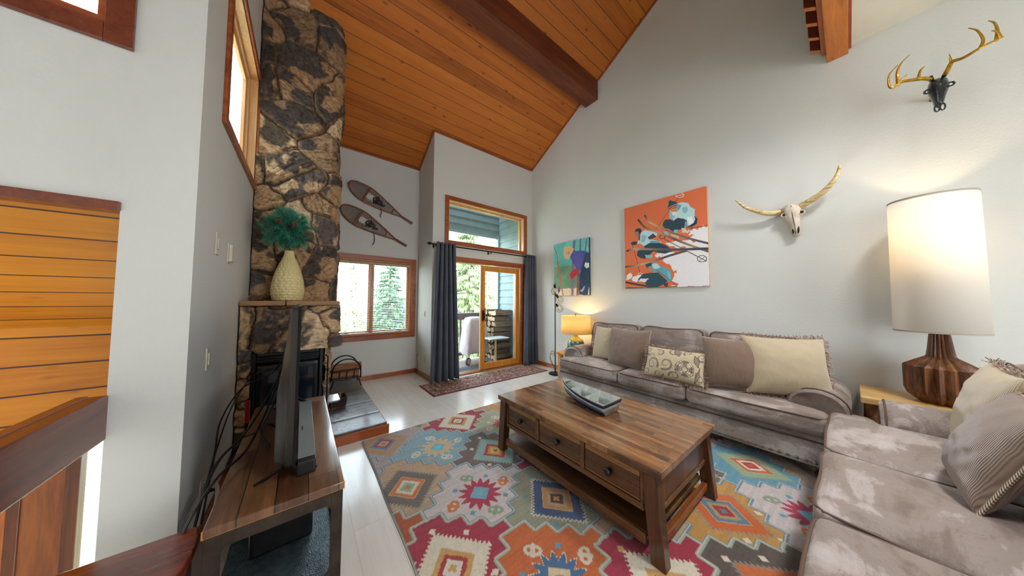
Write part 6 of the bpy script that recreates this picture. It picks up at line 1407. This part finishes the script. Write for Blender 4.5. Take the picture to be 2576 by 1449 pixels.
MB().lathe([(.15, -.05), (.13, -.03), (.04, .0), (.028, .1), (.022, .4), (.03, .5)], (3.26, 4.69), 16).build('pedestal', plain('pedestal', '#b79c78', .6), PT, smooth=True, ang=50)
rr = random.Random(9); k = 0; woods = [plain('split_face', '#cdb595', .8, c2='#a58a68', nscale=18), wood('log_bark', ['#4a3a30', '#75604e', '#948070'], 'x', 10, 4, .9, 0, .6)]
row = 0; z = -.045
while z < 1.06:
    y = 4.93 if z < .55 else 4.90; y += (row % 2)*.06
    while y < 5.42:
        r = rr.uniform(.058, .082); n = rr.choice((3, 4, 4, 5)); a0 = rr.uniform(0, 6); cy, cz = y+r*.9, z+r*.9
        poly = [(cy+r*rr.uniform(.9, 1.1)*math.cos(a0+2*PI*q/n), cz+r*rr.uniform(.9, 1.1)*math.sin(a0+2*PI*q/n)) for q in range(n)]
        zmin = min(p[1] for p in poly); 
        if z < 0: poly = [(p[0], max(p[1], -.048)) for p in poly]
        poly = [(min(p[0], 5.435), p[1]) for p in poly]
        x0_ = 3.42+rr.uniform(-.05, .03); lvl = ('bottom', 'lower', 'middle', 'upper', 'top')[min(4, int(max(0, z)/.24))]
        t = thing('firewood_log', 'split firewood log with pale cut end in the '+lvl+' part of the balcony woodpile', 'firewood', (3.6, cy, zmin), 'firewood stacked on the balcony, '+lvl+' part')
        MB().prism(poly, 'x', x0_, 3.865).build('bark', woods[1], t); MB().prism([((p[0]-cy)*.97+cy, (p[1]-cz)*.97+cz) for p in poly], 'x', x0_-.004, x0_).build('split_face', woods[0], t)
        y += r*1.75; k += 1
    z += .125; row += 1
# ------------------------------------------------------------------ outside world
struct(MB().box(-60, 90, 5.0, 140, -3.3, -3.2).build('ground', plain('dry_grass_ground', '#8f9a72', .95, c2='#a8a688', nscale=.6)))
struct(MB().box(-4, 30, 16, 21.5, -3.2, -3.18).build('road', plain('asphalt', '#8d9094', .9)))
m = MB(); nx = 60; top_ = [(-60+150*k/nx, 130, 2+7*fbm(np.array([k*.13]), np.array([.5]), 3)[0]*1.6) for k in range(nx+1)]
m.add([(p[0], p[1]-60, -3.2) for p in top_]+[(p[0], p[1], p[2]) for p in top_], [(k, k+1, nx+2+k, nx+1+k) for k in range(nx)]); struct(m.build('hills', plain('far_hills', '#a9a9a0', 1, c2='#8f9a84', nscale=.1)))
def spruce(label, x, y, z0, h, rad, seed, col, name='spruce_tree', dens=1):
    t = thing(name, label, 'tree', (x, y, z0)); R = random.Random(seed)
    MB().tube([(x, y, z0), (x, y, z0+h*.96)], [.16, .02], 8).build('trunk', plain('spruce_bark', '#6a5a4c', .9), t)
    m = MB(); zz = z0+h*.10
    while zz < z0+h*.98:
        f = 1-(zz-z0)/h; L = rad*(f**.85)+.1
        for b in range(int(9*dens)):
            a = R.uniform(0, 2*PI); l = L*R.uniform(.75, 1.1); dr = .22+.2*R.random()
            for q in range(int(16*l/rad*1.6)+5):
                s = R.uniform(.12, 1); bx = x+l*s*math.cos(a); by = y+l*s*math.sin(a); bz = zz-dr*l*s*s+.10*l*(s**3)
                for w in range(3):
                    ox, oy = R.gauss(0, .10*l*.35+.03), R.gauss(0, .10*l*.35+.03); ln = R.uniform(.10, .26)*(.6+.5*f); wd = R.uniform(.015, .04); an = R.uniform(0, PI)
                    m.add([(bx+ox-wd*math.cos(an), by+oy-wd*math.sin(an), bz), (bx+ox+wd*math.cos(an), by+oy+wd*math.sin(an), bz), (bx+ox*1.5+.05*math.cos(a), by+oy*1.5+.05*math.sin(a), bz-ln)], [(0, 1, 2)])
        zz += h*.028
    m.build('foliage', col, t)['kind'] = 'stuff'
g1 = plain('spruce_green', '#64784e', .8, c2='#8f9c6c', nscale=3); g2 = plain('blue_spruce_green', '#3c5c3e', .8, c2='#5f7c5c', nscale=3); g3 = plain('yellow_leaf', '#c8c860', .8, c2='#d8d48c', nscale=3); g4 = plain('autumn_leaf', '#c8bc84', .8, c2='#d8d0a8', nscale=3)
spruce('tall pale green spruce with drooping boughs just beyond the balcony railing', 5.3, 9.6, -3.2, 8.4, 2.1, 3, g1, dens=1.6)
spruce('dark green spruce seen through the right half of the double window', 3.1, 12.9, -3.2, 6.8, 1.4, 5, g2, dens=1.3)
spruce('slender spruce near the road seen through the left half of the double window', 2.5, 19.6, -3.2, 7.0, 1.1, 15, g1)
def leafy(label, x, y, z0, h, r, seed, col):
    t = thing('leafy_tree', label, 'tree', (x, y, z0)); R = random.Random(seed)
    MB().tube([(x, y, z0), (x+.1, y, z0+h*.6)], [.12, .05], 8).build('trunk', plain('aspen_bark', '#b5aea0', .9), t)
    m = MB()
    for k in range(3200):
        d = Vector((R.gauss(0, 1), R.gauss(0, 1), R.gauss(0, 1))).normalized()*(R.random()**.4); p = Vector((x+d.x*r, y+d.y*r, z0+h*.62+d.z*h*.40)); a = Vector((R.uniform(-1, 1), R.uniform(-1, 1), R.uniform(-1, 1)))*.07; b = Vector((R.uniform(-1, 1), R.uniform(-1, 1), R.uniform(-1, 1)))*.07
        m.add([p, p+a, p+a+b, p+b], [(0, 1, 2, 3)])
    m.build('foliage', col, t)['kind'] = 'stuff'
leafy('bright yellow green tree behind the woodpile glass', 8.6, 12.8, -3.2, 5.2, 1.5, 4, g3)
leafy('pale straw coloured tree in the left half of the double window', 1.75, 14.5, -3.2, 6.4, 1.2, 6, g4)
leafy('small yellowish shrub in front of the far house', 4.3, 18.0, -3.2, 3.0, 1.2, 7, g3)
def house(label, x0, x1, y0, y1, z0, ze, zr_, wallc, roofc, ridge='y'):
    t = thing('house', label, 'house', ((x0+x1)/2, (y0+y1)/2, z0))
    wm = plain('house_wall', wallc, .8); m = MB(); m.box(x0, x1, y0, y1, z0, ze)
    xm, ym = (x0+x1)/2, (y0+y1)/2
    if ridge == 'y': m.prism([(x0, ze), (x1, ze), (xm, zr_)], 'y', y0, y1)
    else: m.prism([(y0, ze), (y1, ze), (ym, zr_)], 'x', x0, x1)
    m.build('walls', wm, t); r = MB(); o = .5
    if ridge == 'y':
        s = (zr_-ze)/(xm-x0)
        for sg in (-1, 1): r.hexa([(xm, y0-o, zr_), (xm+sg*(x1-xm+o), y0-o, ze-s*o), (xm+sg*(x1-xm+o), y1+o, ze-s*o), (xm, y1+o, zr_), (xm, y0-o, zr_+.15), (xm+sg*(x1-xm+o), y0-o, ze-s*o+.15), (xm+sg*(x1-xm+o), y1+o, ze-s*o+.15), (xm, y1+o, zr_+.15)])
    else:
        s = (zr_-ze)/(ym-y0)
        for sg in (-1, 1): r.hexa([(x0-o, ym, zr_), (x0-o, ym+sg*(y1-ym+o), ze-s*o), (x1+o, ym+sg*(y1-ym+o), ze-s*o), (x1+o, ym, zr_), (x0-o, ym, zr_+.15), (x0-o, ym+sg*(y1-ym+o), ze-s*o+.15), (x1+o, ym+sg*(y1-ym+o), ze-s*o+.15), (x1+o, ym, zr_+.15)])
    r.build('roof', plain('house_roof', roofc, .8), t); return t
h1 = house('low grey house with dark roof and white skylight beyond the road', 1.4, 6.4, 26, 33, -3.2, -.6, 1.0, '#70747e', '#4c4f58', 'x')
MB().hexa([(3.4, 27.2, .07), (4.6, 27.2, .07), (4.6, 28.3, .62), (3.4, 28.3, .62), (3.4, 27.2, .17), (4.6, 27.2, .17), (4.6, 28.3, .72), (3.4, 28.3, .72)]).build('skylight', plain('skylight', '#dfe4e8', .3), h1)
for (a, b) in ((4.6, 5.5), (5.7, 6.6)): MB().box(a, b, 25.96, 26, -2.6, -1.2).build('window', plain('house_window', '#dfe2e0', .3), h1)
h2 = house('grey gabled house with rust coloured doors seen through the right window half', 7.6, 10.4, 24, 31, -3.2, -.4, 1.5, '#6f7a88', '#555d68', 'y')
MB().box(7.9, 9.9, 23.95, 24, -3.2, -1.2).build('garage_door', plain('rust_door', '#b5765c', .6), h2); MB().box(8.75, 9.25, 23.95, 24, -.2, .3).build('window', plain('house_window_dark', '#566270', .3), h2)
h3 = house('pale tall house at the right edge of the double window', 11.6, 16, 27, 34, -3.2, 2.6, 4.6, '#b5bcc0', '#8c9298', 'y'); MB().box(12.6, 13.3, 26.95, 27, .8, 2.0).build('window', plain('house_window_dark2', '#566270', .3), h3)
CA = thing('car', 'white car parked beyond the road in front of the low grey house', 'car', (4.3, 22.6, -3.18))
prof = [(-2.1, .35), (-2.15, .7), (-1.9, .85), (-1.1, .95), (-.55, 1.4), (.8, 1.42), (1.5, 1.0), (2.05, .92), (2.15, .6), (2.1, .35)]
MB().prism([(4.3+a, -3.18+b) for a, b in prof], 'y', 21.75, 23.45).build('body', plain('white_car_paint', '#e8eaec', .2, coat=1), CA, bevel=.08, seg=3)
MB().prism([(4.3+a, -3.18+b) for a, b in [(-.95, .98), (-.5, 1.33), (.72, 1.35), (1.25, 1.0)]], 'y', 21.74, 23.46).build('windows', plain('car_glass', '#3c4850', .1), CA)
for x in (-1.35, 1.35):
    for y in (21.85, 23.35): w_ = MB(); w_.lathe([(.0, -.1), (.33, -.1), (.33, .1), (.0, .1)], (0, 0), 20); w_.move(Matrix.Translation((4.3+x, y, -2.85)) @ Matrix.Rotation(PI/2, 4, 'X')); w_.build('wheel', plain('tyre', '#1c1c1e', .8), CA)
# ------------------------------------------------------------------ stair lamp (warm light in the stairwell)
SLM = thing('stair_pendant', 'small warm glass lamp hanging in the stairwell out of sight behind the pier', 'lamp', (-1.9, 2.6, 1.0))
MB().tube([(-1.9, 2.6, 1.09), (-1.9, 2.6, 1.39)], .006, 6).build('cord', M['black'], SLM); MB().ball((-1.9, 2.6, 1.0), .09, n=14).build('globe', plain('warm_globe', '#ffd9a0', .4, emit='#ffd090', estr=6), SLM, smooth=True)
light('stair_lamp', 'POINT', (-1.75, 2.35, .9), 2.4, (1, .78, .42), .08)
